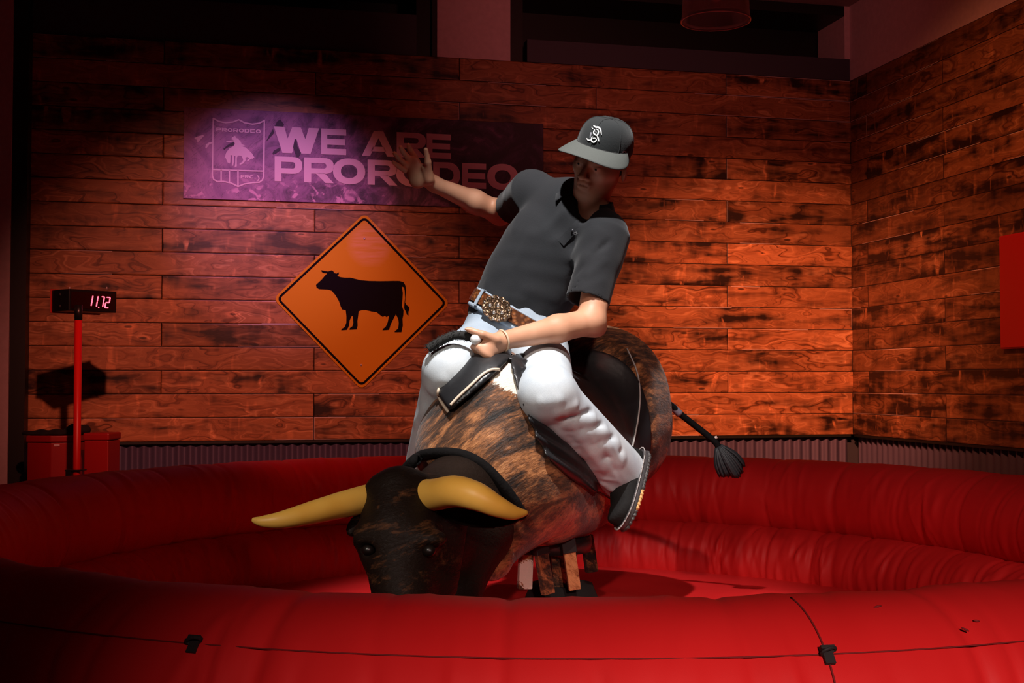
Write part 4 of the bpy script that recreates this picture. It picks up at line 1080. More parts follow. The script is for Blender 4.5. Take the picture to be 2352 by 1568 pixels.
def torso_skin(p):
    d = cone(p, P(1180, 780, 4.04), Cst, 0.115, 0.135, NF, 0.70)
    d = smin(d, cone(p, Cst, Upp, 0.135, 0.11, NF, 0.66), 0.05)
    d = smin(d, cone(p, Upp, Nck, 0.08, 0.060), 0.05)
    return d
def neck_head(p):
    d = head_local(tol(p))
    nk = cone(p, Nck - TA*0.03, Hd + HR@np.array([0, 0.018, -0.045]), 0.060, 0.056)
    d = smin(d, nk, 0.025)
    return d
parts = []
def skinbox(f, pts, pad, h, it):
    pts = np.array(pts); V, F = nets(f, pts.min(0)-pad, pts.max(0)+pad, h); V = relax(V, F, it); parts.append((V, F))
skinbox(lambda p: smin(neck_head(p), smin(torso_skin(p), cone(p, Rsh, Lsh, 0.05, 0.05), 0.04), 0.03), [Hd+0.14, Hd-0.16, P(1180, 800, 4.04)+0.12, Bel-0.14, Rsh, Lsh], 0.02, 0.005, 1)
skinbox(arm_right, [Rsh, Rel, Rwr, P(895, 330, 4.1), P(930, 420, 4.25)], 0.07, 0.0042, 1)
skinbox(arm_left, [Lsh, Lel, Lwr, P(1065, 830, 3.55), P(1100, 745, 3.66)], 0.07, 0.0036, 1)
Vs, Fs, nb_ = [], [], 0
for V, F in parts: Vs.append(V); Fs.append(F+nb_); nb_ += len(V)
bodyo = mk('body', np.concatenate(Vs), np.concatenate(Fs), skin.m, rid)
# hair at the back of the head, ear buds of light stay as skin
def hair_f(p):
    q = tol(p); d = ell(q, (0, 0.012, 0.030), E3, (0.081, 0.098, 0.094))
    d = np.maximum(d, -(q[..., 1] - 0.012 + 0.35*np.minimum(q[..., 2], 0.0)))
    d = np.maximum(d, -0.068 - q[..., 2])
    d = np.maximum(d, -ell(q, (0, -0.03, -0.02), E3, (0.074, 0.07, 0.08)))
    return d + 0.002*np.sin(q[..., 0]*180)*np.sin(q[..., 2]*60+q[..., 1]*120)
sdf('hair', hair_f, Hd-0.15, Hd+0.15, 0.0045, mat('dark_hair', (0.018, 0.009, 0.006), 0.6, bump=(60, 0.6)), rid, 1)
for s_ in (-1, 1):
    V, F = nets(lambda p: ell(tol(p), (0.031*s_, -0.0845, 0.000), E3, (0.0055, 0.0085, 0.0055)), tow((0.031*s_, -0.085, 0))-0.014, tow((0.031*s_, -0.085, 0))+0.014, 0.002)
    if len(V): mk('iris', V, F, mat('dark_iris', (0.02, 0.01, 0.008), 0.2), rid)
# ---------------------------------------------------------------- polo shirt
Rhem, Lhem = P(1176, 476, 4.27), P(1349, 693, 3.83)
def shirt_raw(p, g=0.0):
    d = cone(p, P(1172, 722, 4.03), P(1225, 640, 4.03), 0.140, 0.150, NF, 0.74)
    d = smin(d, cone(p, P(1225, 640, 4.03), Cst+TA*0.03, 0.150, 0.160, NF, 0.72), 0.04)
    d = smin(d, cone(p, Cst+TA*0.03, Upp-TA*0.01, 0.160, 0.120, NF, 0.70), 0.04)
    d = smin(d, cone(p, Upp+TA*0.03, Nck-TA*0.03, 0.085, 0.075), 0.05)
    d = smin(d, cone(p, Rsh+SD*0.03, Upp+TA*0.02, 0.070, 0.085), 0.05)
    d = smin(d, cone(p, Lsh-SD*0.03, Upp+TA*0.02, 0.070, 0.085), 0.05)
    d = smin(d, cone(p, Rsh, Rhem, 0.068, 0.062, flat=True), 0.045)
    d = smin(d, cone(p, Rsh, Rsh+(Rhem-Rsh)*0.3, 0.066, 0.062), 0.03)
    d = smin(d, cone(p, Lsh, Lsh+(Lhem-Lsh)*0.35, 0.070, 0.066), 0.03)
    d = smin(d, cone(p, Lsh, Lhem, 0.066, 0.069, flat=True), 0.030)
    return d - g
def fold(p, a, b, r, amp):
    """a soft cloth ridge between two points"""
    a = np.asarray(a); b = np.asarray(b)
    return cone(p, a, b, amp, amp*0.6) if r is None else cone(p, a, b, r, r*0.5)
def snapper(f, pts_, pad, h=0.014):
    pts_ = np.array(pts_); V, F = nets(f, pts_.min(0)-pad, pts_.max(0)+pad, h)
    return BVHTree.FromPolygons([tuple(v) for v in V], [tuple(map(int, q)) for q in F])
def snap(bv, x, y, Yd):
    h_, n_ = hit(bv, x, y)
    return h_ if h_ is not None else P(x, y, Yd)
shs = snapper(shirt_raw, [Bel, Rsh, Lsh, Rhem, Lhem, Nck], 0.12)
NKA = snap(shs, 1340, 497, 3.85)
def shirt_f(p):
    d = shirt_raw(p)
    u = (p-Bel)@SD; t = (p-Bel)@TA
    wv = 0.0014*np.sin(70*(u*0.55 - t*0.9) + 3*np.sin(t*16)) * np.clip(1.2 - np.abs(t-0.10)*5, 0.0, 1)*np.clip((0.15-np.abs(u))*20, 0, 1)
    wv = wv + 0.0035*np.sin(95*(u + 0.20*t) + 2*np.sin(t*30)) * np.exp(-((t-0.015)/0.05)**2)*(((p-Cst)@SD) < 0.10)*np.clip((0.15-np.abs(u))*30, 0, 1)
    l = np.clip(((p-Lsh)@nrm(Lhem-Lsh))/0.28, 0, 1)
    d = d + wv
    for (a, b, w_, am) in (((1385, 520, 3.84), (1300, 610, 3.86), .022, .012), ((1350, 575, 3.84), (1325, 690, 3.86), .02, .012), ((1310, 470, 3.88), (1235, 545, 3.89), .018, .007), ((1335, 520, 3.86), (1262, 560, 3.87), .016, .006),
                       ((1230, 520, 3.89), (1180, 620, 3.89), .018, .006), ((1200, 480, 3.95), (1180, 540, 3.93), .015, .006), ((1400, 590, 3.76), (1340, 640, 3.76), .014, .005), ((1395, 640, 3.75), (1330, 670, 3.76), .012, .004),
                       ((1130, 680, 3.9), (1215, 690, 3.88), .014, .006), ((1190, 660, 3.88), (1290, 690, 3.88), .016, .007), ((1115, 640, 3.92), (1150, 700, 3.9), .012, .005)):
        d = d - ridge(p, snap(shs, *a), snap(shs, *b), w_, am)
    for (a, b, w_, am) in (((1405, 545, 3.80), (1318, 640, 3.86), .012, .010), ((1316, 620, 3.86), (1306, 690, 3.86), .014, .010)):
        d = d + ridge(p, snap(shs, *a), snap(shs, *b), w_, am)
    # neck opening
    d = smax(d, -cone(p, NKA, Nck + TA*0.10 + NF*0.01, 0.020, 0.078), 0.01)
    # hollow sleeves
    for (a, b, r) in ((Rsh, Rhem, 0.056), (Lsh, Lhem, 0.063)):
        v = nrm(b-a); d = smax(d, -cone(p, b-v*0.06, b+v*0.03, r-0.004, r, flat=True), 0.003)
    return d
shirtm = mat('charcoal_polo_knit', (0.019, 0.020, 0.023), 0.85, spec=0.22, bump=(300, 0.15), sheen=0.12)
pts = np.array([Bel-0.17, Bel+0.17, Rsh-0.1, Lsh+0.12, Rsh+0.1, Rhem-0.08, Rhem+0.08, Lhem-0.09, Nck+0.06])
shirt = sdf('polo_shirt', shirt_f, pts.min(0), pts.max(0), 0.0052, shirtm, rid, 1)
shb = bvh_of(shirt)
# collar: fold-over band around the neck, open at the front
NAX = nrm(TA*0.75 + HR@np.array([0, 0.1, 1.0])*0.25); CN = nrm(NF - NAX*np.dot(NF, NAX)); CS = np.cross(NAX, CN); CS = CS if CS[0] > 0 else -CS
cc = P(1350, 462, 3.965)
def colpt(a, v):
    """a: angle from the front, v: 0 at the folded top edge to 1 at the outer lower edge"""
    pt = math.exp(-((abs(a)-0.72)/0.35)**2)          # collar points near the front
    r = 0.072 + 0.028*v + 0.004*pt*v; h_ = 0.026 - v*(0.034 + 0.016*pt) - 0.042*math.cos(a)*(0.5+0.5*math.cos(a))
    return cc + CS*r*math.sin(a) + CN*(r*1.08)*math.cos(a) + NAX*h_
CA = np.concatenate([np.linspace(0.80, PI, 40), np.linspace(-PI, -0.80, 40)[1:]])
m = M(); m.grid(np.array([[colpt(a, v) for a in CA] for v in (0.0, 0.08, 0.3, 0.6, 1.0)]))
m.grid(np.array([[cc + CS*0.069*math.sin(a) + CN*0.074*math.cos(a) + NAX*(hh - 0.042*math.cos(a)*(0.5+0.5*math.cos(a))) for a in CA] for hh in (-0.03, 0.0, 0.025)]))
co = m.build('collar', shirtm, shirt); s3 = co.modifiers.new('solid', 'SOLIDIFY'); s3.thickness = 0.0028
def onshirt(px, py, off=0.002, bv=None):
    h, n = hit(bv or shb, px, py)
    return None if h is None else h - nrm(ray(px, py))*off
pl = [onshirt(x, y, 0.0025) for x, y in ((1334, 509), (1325, 519), (1315, 529), (1305, 539), (1296, 549), (1288, 558))]
pl = [v for v in pl if v is not None]
if len(pl) > 3:
    m = M(); s_ = nrm(np.cross(pl[-1]-pl[0], NF)); m.grid(np.array([[v - s_*0.014 for v in pl], [v+NF*0.0006-s_*0.012 for v in pl], [v+NF*0.0006+s_*0.012 for v in pl], [v + s_*0.014 for v in pl]]))
    m.build('placket', shirtm, shirt)
    M().lathe(pl[2]+NF*0.002, [(0.0001, 0.002), (0.0045, 0.002), (0.005, 0)], 14, NF).build('button', mat('dark_button', (0.03, 0.03, 0.035), 0.3), shirt)
m = M()
for i in range(8):
    a = i*PI/4; pts = [onshirt(1321+math.cos(b)*r, 536+math.sin(b)*r*1.1, 0.003) for b, r in ((a-.28, 2), (a, 7), (a+.28, 2))]
    if all(v is not None for v in pts): m.add(pts, [(0, 1, 2)])
if m.V: m.build('chest_emblem', mat('silver_thread', (0.45, 0.45, 0.47), 0.5), shirt, smooth=False, label='small pale round emblem on the chest')
# ---------------------------------------------------------------- jeans
Rhip, Lhip = P(1118, 792, 4.03), P(1236, 806, 4.02)
Rkn, Lkn = P(1034, 852, 3.64), P(1256, 905, 3.55)
Ran, Lan = P(976, 1060, 3.90), P(1434, 1092, 3.83)
def jeans_raw(p):
    d = cone(p, P(1178, 742, 4.03), P(1182, 800, 4.05), 0.148, 0.140, NF, 0.76)
    for (h_, k_, a_, r0, r1, r2, r3) in ((Rhip, Rkn, Ran, 0.098, 0.078, 0.062, 0.060), (Lhip, Lkn, Lan, 0.100, 0.081, 0.070, 0.078)):
        d = smin(d, cone(p, h_, k_, r0, r1), 0.035)
        d = smin(d, cone(p, k_, a_, r1*0.97, r3, flat=False), 0.028)
    # cut the hems flat
    for (k_, a_) in ((Rkn, Ran), (Lkn, Lan)):
        v = nrm(a_-k_); near = np.sqrt(((p-a_)**2).sum(-1)) - 0.2
        cut = (p-a_)@v - 0.012
        d = np.where(near < 0, smax(d, cut, 0.004), d)
        d = smax(d, -cone(p, a_-v*0.05, a_+v*0.06, 0.046, 0.052, flat=True), 0.003)
    return d
jes = snapper(jeans_raw, [Rhip, Lhip, Rkn, Lkn, Ran, Lan, Bel], 0.13)
J = lambda v: snap(jes, *v)
JR = [((1228, 925, 0), (1300, 915, 0), .016, .010), ((1268, 948, 0), (1330, 928, 0), .014, .012), ((1285, 975, 0), (1372, 962, 0), .015, .013), ((1322, 1000, 0), (1400, 990, 0), .014, .013), ((1268, 975, 0), (1335, 1058, 0), .014, .010),
      ((1345, 1040, 0), (1425, 1015, 0), .014, .012), ((1360, 1075, 0), (1440, 1045, 0), .013, .010), ((1310, 975, 0), (1395, 1085, 0), .013, .008), ((1395, 1010, 0), (1432, 1075, 0), .011, .009), ((1380, 1105, 0), (1410, 1130, 0), .012, .008),
      ((1170, 830, 0), (1215, 900, 0), .02, .004), ((1020, 796, 0), (1092, 826, 0), .016, .010), ((1045, 780, 0), (1120, 812, 0), .014, .010), ((985, 905, 0), (1030, 862, 0), .018, .008), ((1062, 745, 0), (1140, 785, 0), .011, .009), ((1058, 762, 0), (1125, 800, 0), .010, .008), ((950, 980, 0), (985, 930, 0), .015, .006)]
JG = [((1282, 958, 0), (1365, 944, 0), .011, .012), ((1310, 985, 0), (1390, 975, 0), .010, .012), ((1340, 1022, 0), (1415, 1002, 0), .011, .011), ((1365, 1058, 0), (1432, 1030, 0), .010, .009), ((1290, 1000, 0), (1350, 1078, 0), .012, .009),
      ((1020, 812, 0), (1095, 842, 0), .010, .010), ((1050, 752, 0), (1135, 795, 0), .008, .008), ((1385, 1030, 0), (1420, 1090, 0), .010, .007)]
JR = [(J(a), J(b), w_, am) for a, b, w_, am in JR]; JG = [(J(a), J(b), w_, am) for a, b, w_, am in JG]
rj = np.random.RandomState(12)
for i in range(16):      # small creases bunching down the near shin
    t_ = rj.uniform(0.12, 0.98); cx_ = 1262+t_*168; cy_ = 935+t_*165; a_ = rj.uniform(-0.55, 0.15) if i % 3 else 0.95; L_ = rj.uniform(22, 48)
    o_ = rj.uniform(-22, 22); cx_ -= o_*0.7; cy_ += o_*0.7
    JR.append((J((cx_-L_*math.cos(a_), cy_-L_*math.sin(a_), 3.7)), J((cx_+L_*math.cos(a_), cy_+L_*math.sin(a_), 3.7)), rj.uniform(.0065, .009), rj.uniform(.004, .007)))
def jeans_f(p):
    d = jeans_raw(p)
    for a, b, w_, am in JR: d = d - ridge(p, a, b, w_, am)
    for a, b, w_, am in JG: d = d + ridge(p, a, b, w_, am*0.8)
    for (k_, a_) in ((Rkn, Ran), (Lkn, Lan)):
        v = nrm(a_-k_); d = smax(d, -cone(p, a_-v*0.05, a_+v*0.06, 0.046 if a_ is Ran else 0.056, 0.052 if a_ is Ran else 0.068, flat=True), 0.003)
    return d
k = NB('pale_denim'); tc = k.n('ShaderNodeTexCoord')
no = k.noise(tc.outputs['Object'], 6.0, 4, 0.6); tw = k.noise(tc.outputs['Object'], 500.0, 1, 0.5)
hi_ = k.n('ShaderNodeSeparateXYZ'); k.l(tc.outputs['Object'], hi_.inputs[0])
blue = k.ramp(hi_.outputs[2], [(0.0, 0.0), (0.06, 1.0)])        # darker indigo yoke around the waist
col = k.ramp(no, [(0.3, (0.46, 0.53, 0.60)), (0.7, (0.66, 0.71, 0.74))])
col = k.mix(k.math('MULTIPLY', blue, 0.55), col, (0.26, 0.35, 0.46))
col = k.mix(0.25, col, k.ramp(tw, [(0.3, 0.6), (0.7, 1.0)]), 'MULTIPLY')
k.l(col, k.b.inputs['Base Color']); k.b.inputs['Roughness'].default_value = 0.85; k.b.inputs['Specular IOR Level'].default_value = 0.2
bp2 = k.n('ShaderNodeBump'); bp2.inputs['Strength'].default_value = 0.25; bp2.inputs['Distance'].default_value = 0.001; k.l(tw, bp2.inputs['Height']); k.l(bp2.outputs[0], k.b.inputs['Normal'])
pts = np.array([Rhip, Lhip, Rkn, Lkn, Ran, Lan, Bel])
jeans = sdf('jeans', jeans_f, pts.min(0)-0.13, pts.max(0)+np.array([0.14, 0.14, 0.03]), 0.0048, k.m, rid, 1)
denim = k.m
jb = bvh_of(jeans)
# lower legs inside the hem
for (k_, a_) in ((Lkn, Lan), (Rkn, Ran)):
    v = nrm(a_-k_)
    M().tube([a_-v*0.10, a_+v*0.03], [0.045, 0.038], 20).build('sock', mat('dark_sock', (0.02, 0.02, 0.02), 0.9), rid)
# hem stitch on the near leg
# ---------------------------------------------------------------- belt and buckle
def bandpt(a, h_, ra=0.153, rb=0.121, o=0.0): return Bel + SD*(ra+o)*math.sin(a) + NF*(rb+o)*math.cos(a) + TA*h_
brown = NB('tooled_leather'); kk = brown; tc = kk.n('ShaderNodeTexCoord'); vo = kk.n('ShaderNodeTexVoronoi'); vo.inputs['Scale'].default_value = 75; kk.l(tc.outputs['Object'], vo.inputs['Vector'])
kk.l(kk.ramp(vo.outputs['Distance'], [(0.1, (0.36, 0.12, 0.035)), (0.55, (0.10, 0.030, 0.010))]), kk.b.inputs['Base Color']); kk.b.inputs['Roughness'].default_value = 0.38
bp3 = kk.n('ShaderNodeBump'); bp3.inputs['Strength'].default_value = 0.8; bp3.inputs['Distance'].default_value = 0.003; kk.l(vo.outputs['Distance'], bp3.inputs['Height']); kk.l(bp3.outputs[0], kk.b.inputs['Normal'])
AN = np.linspace(0, 2*PI, 97)
m = M(); m.grid(np.array([[bandpt(a, hh, o=oo) for a in AN] for hh, oo in ((-0.021, -0.004), (-0.020, 0.002), (0.020, 0.002), (0.021, -0.004), (-0.021, -0.004))])); belt = m.build('belt', brown.m, rid, auto=40, label='brown tooled leather belt')
m = M(); m.grid(np.array([[bandpt(a, hh, o=oo) for a in AN] for hh, oo in ((-0.040, -0.010), (-0.036, -0.001), (-0.024, -0.003), (-0.022, -0.01))])); m.build('waistband', denim, jeans)
m = M(); m.grid(np.array([[bandpt(a, hh, o=oo) for a in AN] for hh, oo in ((0.018, -0.008), (0.020, -0.002), (0.026, -0.002), (0.026, -0.008))])); m.build('waistband', denim, jeans)
def angle_for(px):
    best = min(np.linspace(-1.5, 1.5, 301), key=lambda a: abs(1176 + FPX*bandpt(a, 0)[0]/bandpt(a, 0)[1] - px)); return best
al = angle_for(1103)
for aa_ in (al, angle_for(1250)):
    m = M(); m.grid(np.array([[bandpt(aa_+da, hh, o=oo) for da in (-0.045, 0.045)] for hh, oo in ((-0.030, 0.0), (-0.029, 0.007), (0.027, 0.007), (0.029, -0.004))])); ob_ = m.build('belt_loop', denim, jeans, smooth=False)
    s2 = ob_.modifiers.new('solid', 'SOLIDIFY'); s2.thickness = 0.003
ab = angle_for(1146)
bc_ = bandpt(ab, -0.006, o=0.010); bn = nrm(SD*math.sin(ab) + NF*math.cos(ab)); bs = np.cross(TA, bn); bs = bs if bs[0] > 0 else -bs
gold = NB('engraved_bronze'); kk = gold; tc = kk.n('ShaderNodeTexCoord'); vo = kk.n('ShaderNodeTexVoronoi'); vo.inputs['Scale'].default_value = 130; kk.l(tc.outputs['Object'], vo.inputs['Vector'])
kk.l(kk.ramp(vo.outputs['Distance'], [(0.1, (0.42, 0.27, 0.15)), (0.6, (0.13, 0.07, 0.04))]), kk.b.inputs['Base Color']); kk.b.inputs['Metallic'].default_value = 0.75; kk.b.inputs['Roughness'].default_value = 0.32
bp4 = kk.n('ShaderNodeBump'); bp4.inputs['Strength'].default_value = 1.0; bp4.inputs['Distance'].default_value = 0.003; kk.l(vo.outputs['Distance'], bp4.inputs['Height']); kk.l(bp4.outputs[0], kk.b.inputs['Normal'])
NA_ = 64; G = []
for r_, z_ in ((0.0, 0.009), (0.3, 0.0088), (0.6, 0.008), (0.85, 0.0065), (0.9, 0.009), (0.97, 0.008), (1.0, 0.004), (1.0, 0.0)):
    G.append([bc_ + bn*z_ + r_*(bs*0.053*(1+0.035*math.cos(12*a))*math.cos(a) + TA*0.040*(1+0.05*math.cos(12*a))*math.sin(a)) for a in np.linspace(0, 2*PI, NA_+1)])
m = M(); m.grid(np.array(G)); buckle = m.build('belt_buckle', gold.m, rid, label='large oval engraved bronze belt buckle')
for i in range(14):
    a = 2*PI*i/14; c = bc_ + bn*0.009 + bs*0.045*math.cos(a) + TA*0.0335*math.sin(a)
    M().lathe(c, [(0.0001, 0.003), (0.0022, 0.0024), (0.0032, 0.0)], 10, bn).build('buckle_stud', mat('silver_stud', (0.8, 0.7, 0.6), 0.2, 0.9), buckle)
for (u_, v_) in ((-0.024, 0.0), (0.0, 0.012), (0.024, -0.002), (0.0, -0.014)):
    c = bc_ + bn*0.0085 + bs*u_ + TA*v_
    M().lathe(c, [(0.0001, 0.004), (0.004, 0.003), (0.006, 0.0)], 12, bn).build('buckle_rosette', MATS['silver_stud'], buckle)
# ---------------------------------------------------------------- wrist band
wv_ = nrm(Lwr - Lel); wc = Lwr - wv_*0.004; wu = nrm(np.cross(wv_, [0, 0, 1])); ww = np.cross(wv_, wu)
M().tube([wc + 0.031*(wu*math.cos(a)+ww*math.sin(a)) for a in np.linspace(0, 2*PI, 33)], 0.0032, 8, False).build('wristband', mat('pale_beads', (0.7, 0.5, 0.35), 0.4), rid)
# ---------------------------------------------------------------- cap
CP0 = np.array([0, 0.004, 0.045])
def dome(th, e):
    """th: angle from the front (local -y), e: 0 at the rim to 1 at the crown"""
    el = e*PI/2
    r = math.cos(el)**0.62
    fr_ = max(math.cos(th), 0)
    x = 0.086*r*math.sin(th); y = -0.101*r*math.cos(th); z = 0.098*math.sin(el)**0.92
    z += 0.012*fr_*math.sin(el*2)*0.8
    return CP0 + np.array([x, y, z - 0.012*math.cos(th)*0 ])
NT_ = 96
G = [[tow(dome(a, e)) for a in np.linspace(-PI, PI, NT_+1)] for e in np.linspace(0, 0.999, 26)]
capm = mat('charcoal_cap_cloth', (0.024, 0.027, 0.028), 0.9, spec=0.2, bump=(400, 0.2), sheen=0.12)
m = M(); m.grid(np.array(G)); crown = m.build('cap', capm, rid, label='dark grey baseball cap')
so = crown.modifiers.new('solid', 'SOLIDIFY'); so.thickness = 0.003; so.offset = -1
for a in np.linspace(-PI, PI, 7)[:-1]:
    M().tube([tow(dome(a, e)*1.0 + (dome(a, e)-CP0)*0.006) for e in np.linspace(0, 0.98, 16)], 0.0011, 6, False).build('cap_seam', capm, crown)
M().lathe(tow(dome(0, 0.999)), [(0.0001, 0.006), (0.006, 0.005), (0.0085, 0.001), (0.0085, -0.002)], 16, HR@np.array([0, 0, 1])).build('cap_button', capm, crown)
def brimpt(a, t, o=0):
    e0 = dome(a*1.0, 0.0)
    out = np.array([math.sin(a*0.80), -math.cos(a*0.80), 0]); Lb_ = 0.076*max(math.cos(a*1.02), 0)**0.62
    p = e0 + out*Lb_*t; x = p[0]
    p[2] += -0.25*Lb_*t - 2.2*x*x*(0.35+0.65*t) + 0.004 + o + 0.0135
    return p
BA = np.linspace(-1.48, 1.48, 61)
m = M(); top_ = [[tow(brimpt(a, t, 0.0014)) for a in BA] for t in np.linspace(-0.04, 1, 12)]; bot = [[tow(brimpt(a, t, -0.0014)) for a in BA] for t in np.linspace(1, -0.04, 12)]
m.grid(np.array(top_+bot)); m.build('cap_brim', mat('grey_brim_cloth', (0.10, 0.108, 0.100), 0.9, spec=0.2, bump=(400, 0.2)), crown, label='lighter grey curved brim')
M().tube([tow(brimpt(a, 0.0, 0.001)) for a in BA], 0.0016, 6).build('cap_seam', mat('dark_seam', (0.02, 0.02, 0.02), 0.8), crown)
# snap band at the back and maker's mark at the side
M().tube([tow(dome(a, 0.02) + (dome(a, 0.02)-CP0)*0.01) for a in np.linspace(PI-0.5, PI+0.5, 12)], 0.008, 8, flat=0.3).build('cap_strap', MATS['dark_seam'], crown)
cb = bvh_of(crown)
Zl = lambda x: 1280 + x*200/1568
Yl = lambda y: 240 + y*200/1568
LGX, LGY = 0.0, 0.0
def cappt(px, py, o):
    h, n = hit(cb, px+LGX, py+LGY)
    return (h - nrm(ray(px, py))*o) if h is not None else P(px, py, 3.8)
def cap_stroke(m, pts, wd, o=0.004):
    q = spline([(x, y, 0) for x, y in pts], 5); n = len(q); wl = wd if hasattr(wd, '__len__') else [wd]*len(pts)
    ws = 0.78*np.interp(np.linspace(0, len(wl)-1, n), range(len(wl)), wl); L_, R_2 = [], []
    for i, v in enumerate(q):
        d = nrm((q[min(i+1, n-1)] - q[max(i-1, 0)])[:2]); nn = np.array([-d[1], d[0]])*ws[i]/2
        L_.append((v[0]+nn[0], v[1]+nn[1])); R_2.append((v[0]-nn[0], v[1]-nn[1]))
    f = lambda s2, o_: [cappt(Zl(a), Yl(b), o_) for a, b in s2]
    m.grid(np.array([f(L_, 0.0005), f(L_, o), f(R_2, o), f(R_2, 0.0005)]))
m = M()
cap_stroke(m, [(612, 405), (645, 436)], [8, 12]); cap_stroke(m, [(650, 374), (690, 405), (745, 410), (780, 460), (796, 545)], [16, 34, 34, 34, 12])
cap_stroke(m, [(672, 450), (655, 515), (712, 552), (740, 500), (728, 455), (690, 440)], [24, 30, 30, 28, 26, 20])
cap_stroke(m, [(528, 606), (560, 640), (600, 636)], [16, 34, 20]); cap_stroke(m, [(630, 572), (612, 640), (655, 680), (700, 640), (690, 610)], [22, 32, 30, 26, 16])
cap_stroke(m, [(640, 610), (662, 600), (690, 610)], [14, 16, 14]); cap_stroke(m, [(720, 568), (735, 610), (750, 662)], [30, 34, 14]); cap_stroke(m, [(692, 480), (700, 515)], [14, 14])
m.build('cap_letter', mat('white_thread', (0.85, 0.85, 0.85), 0.6), crown, smooth=False, label='raised white blackletter initial on the cap')
m = M(); cap_stroke(m, [(612, 500), (600, 545), (590, 600)], [30, 34, 20], 0.0025); m.build('cap_letter_joint', mat('grey_thread', (0.22, 0.22, 0.25), 0.7), crown, smooth=False, label='grey stroke of the cap initial')  # dark grey thread joint, part of the initial itself
m = M(); cap_stroke(m, [(1180, 870), (1205, 840), (1235, 870), (1210, 905), (1185, 880)], 16, 0.002); m.build('cap_side_mark', mat('pink_thread', (0.75, 0.45, 0.5), 0.7), crown, smooth=False, label='small pale mark on the side of the cap')
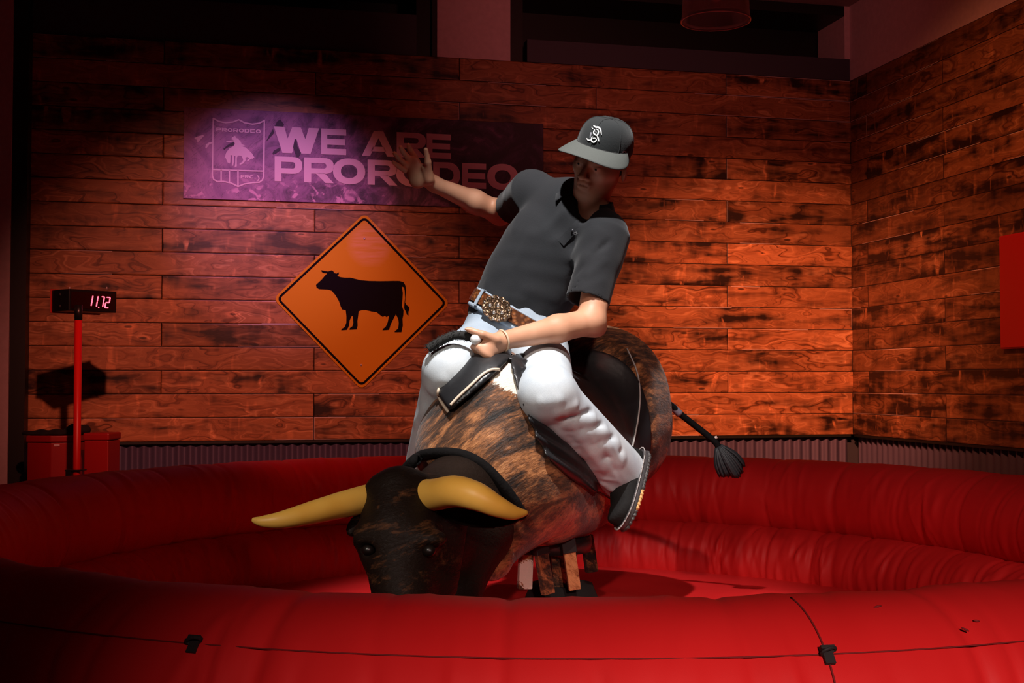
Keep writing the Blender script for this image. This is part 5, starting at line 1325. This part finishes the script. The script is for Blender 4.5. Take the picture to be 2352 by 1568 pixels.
# ---------------------------------------------------------------- shoes
def shoe(ankle, heel, toe, side, nm, label, full=True):
    """heel and toe are points on the sole; side = width axis"""
    heel, toe = np.array(heel), np.array(toe); L = np.linalg.norm(toe-heel); fx_ = nrm(toe-heel)
    sd = nrm(side - fx_*np.dot(side, fx_)); up = np.cross(fx_, sd)
    if np.dot(ankle-heel, up) < 0: up = -up
    root = sole_c = None
    def loc(p): q = p-heel; return q@fx_, q@sd, q@up
    def halfw(x):
        t = np.clip(x/L, 0, 1); return 0.031 + 0.021*np.sin(np.clip(t, 0, 1)*PI*0.62+0.25) + 0.003*np.sin(t*PI)
    def outline(x, y, g=0.0):
        t = x/L; w0 = halfw(x) + g; ends = np.where(t < 0.15, 0.15*L-x, np.where(t > 0.72, x-0.72*L, 0))
        er = np.where(t < 0.15, 0.15*L+g, 0.28*L+g)
        return (np.sqrt((y/w0)**2 + np.where(ends > 0, (ends/er)**2, 0)) - 1)*w0
    def upper(p):
        x, y, z = loc(p); d = outline(x, y, -0.001); t = x/L
        topz = 0.062 + 0.050*np.clip(1-(t-0.12)/0.62, 0, 1)**0.8 * (t > -1)
        yy = np.sqrt(np.clip(1-(y/(halfw(x)+0.004))**2, 0, 1)); tz = 0.018 + (topz-0.018)*yy
        d = smax(d, (z - tz)*0.8, 0.012); d = np.maximum(d, -(z-0.018))
        return d
    lo_ = np.minimum(heel, toe)-0.13; hi_ = np.maximum(heel, toe)+0.13
    r0 = sdf(nm, upper, lo_, hi_, 0.005, mat('black_shoe_suede', (0.007, 0.0065, 0.0065), 0.8, spec=0.2, bump=(120, 0.3)), rid, 1, label=label)
    def sole(p):
        x, y, z = loc(p); d = outline(x, y, 0.005)
        return smax(np.maximum(d, z-0.024), -(z-0.004), 0.004)
    sdf('midsole', sole, lo_, hi_, 0.0042, mat('dark_rubber', (0.050, 0.046, 0.048), 0.5), r0, 1)
    def rim(p):
        x, y, z = loc(p); d = outline(x, y, 0.008); return np.maximum(np.abs(d)-0.0030, np.abs(z-0.0225)-0.0016)
    sdf('welt_line', rim, lo_, hi_, 0.0028, mat('pale_welt', (0.33, 0.30, 0.29), 0.5), r0, 0)
    def tread(p, sel):
        x, y, z = loc(p); rib = 0.0022*np.sign(np.sin(x*2*PI/0.0115)); d = outline(x, y, 0.0055) - rib
        d = np.maximum(np.maximum(d, z-0.0075+0.0*rib), -(z+0.003) )
        return np.maximum(d, (x-0.56*L)) if sel == 0 else (np.maximum(np.maximum(d, 0.56*L-x), x-0.82*L) if sel == 1 else np.maximum(d, 0.82*L-x))
    sdf('heel_tread', lambda p: tread(p, 0), lo_, hi_, 0.0036, mat('dark_tread', (0.060, 0.055, 0.055), 0.6), r0, 0)
    sdf('gum_tread', lambda p: tread(p, 1), lo_, hi_, 0.0036, mat('gum_rubber', (0.62, 0.33, 0.12), 0.6), r0, 0, label='tan gum section of the tread')
    sdf('toe_tread', lambda p: tread(p, 2), lo_, hi_, 0.0036, MATS['dark_tread'], r0, 0)
    return r0
shoe(Lan, P(1484, 1042, 3.86), P(1437, 1216, 3.73), np.array([0.30, -1.0, 0.15]), 'left_shoe'.replace('left_', ''), 'black shoe with dark ribbed sole pointing down')
hl = P(975, 1100, 4.05)
shoe(Ran, hl + np.array([-0.02, 0.06, -0.02]), hl + np.array([0.02, -0.08, -0.27]), np.array([-1.0, 0, 0.0]), 'shoe', 'black shoe hidden behind the bull')
# ---------------------------------------------------------------- rope in the gripping hand
rope_pts = spline([P(1130, 800, 3.640), P(1110, 790, 3.632), P(1096, 781, 3.62), P(1072, 772, 3.60), P(1045, 770, 3.585), P(1018, 780, 3.58), P(997, 793, 3.58), P(983, 801, 3.58)], 6)
rt = thing('grip_rope', 'black fuzzy rope with a white ball held in the left fist', 'rope', P(1092, 779, 3.60))
rsd = np.random.RandomState(8)
m = M(); m.tube(rope_pts, [0.0125 + 0.0008*math.sin(i*2.2) for i in range(len(rope_pts))], 14)
for i in range(260):
    j = rsd.randint(16, len(rope_pts)-1); c = rope_pts[j] + (rope_pts[j+1]-rope_pts[j])*rsd.rand(); d = nrm(rsd.randn(3)); tgt = nrm(rope_pts[j+1]-rope_pts[j]); d = nrm(d - tgt*np.dot(d, tgt)*0.6)
    m.tube([c + d*0.010, c + d*0.0175 + tgt*0.006], [0.0009, 0.0003], 4)
m.build('rope', mat('black_fuzzy_rope', (0.015, 0.015, 0.014), 0.9), rt)
c = P(1093, 779, 3.585); V, F = nets(lambda p: ell(p, c, E3, (0.0165, 0.0165, 0.0165)), c-0.022, c+0.022, 0.0028)
mk('ball', relax(V, F, 1), F, mat('white_ball', (0.85, 0.86, 0.86), 0.3), rt, label='white plastic ball')
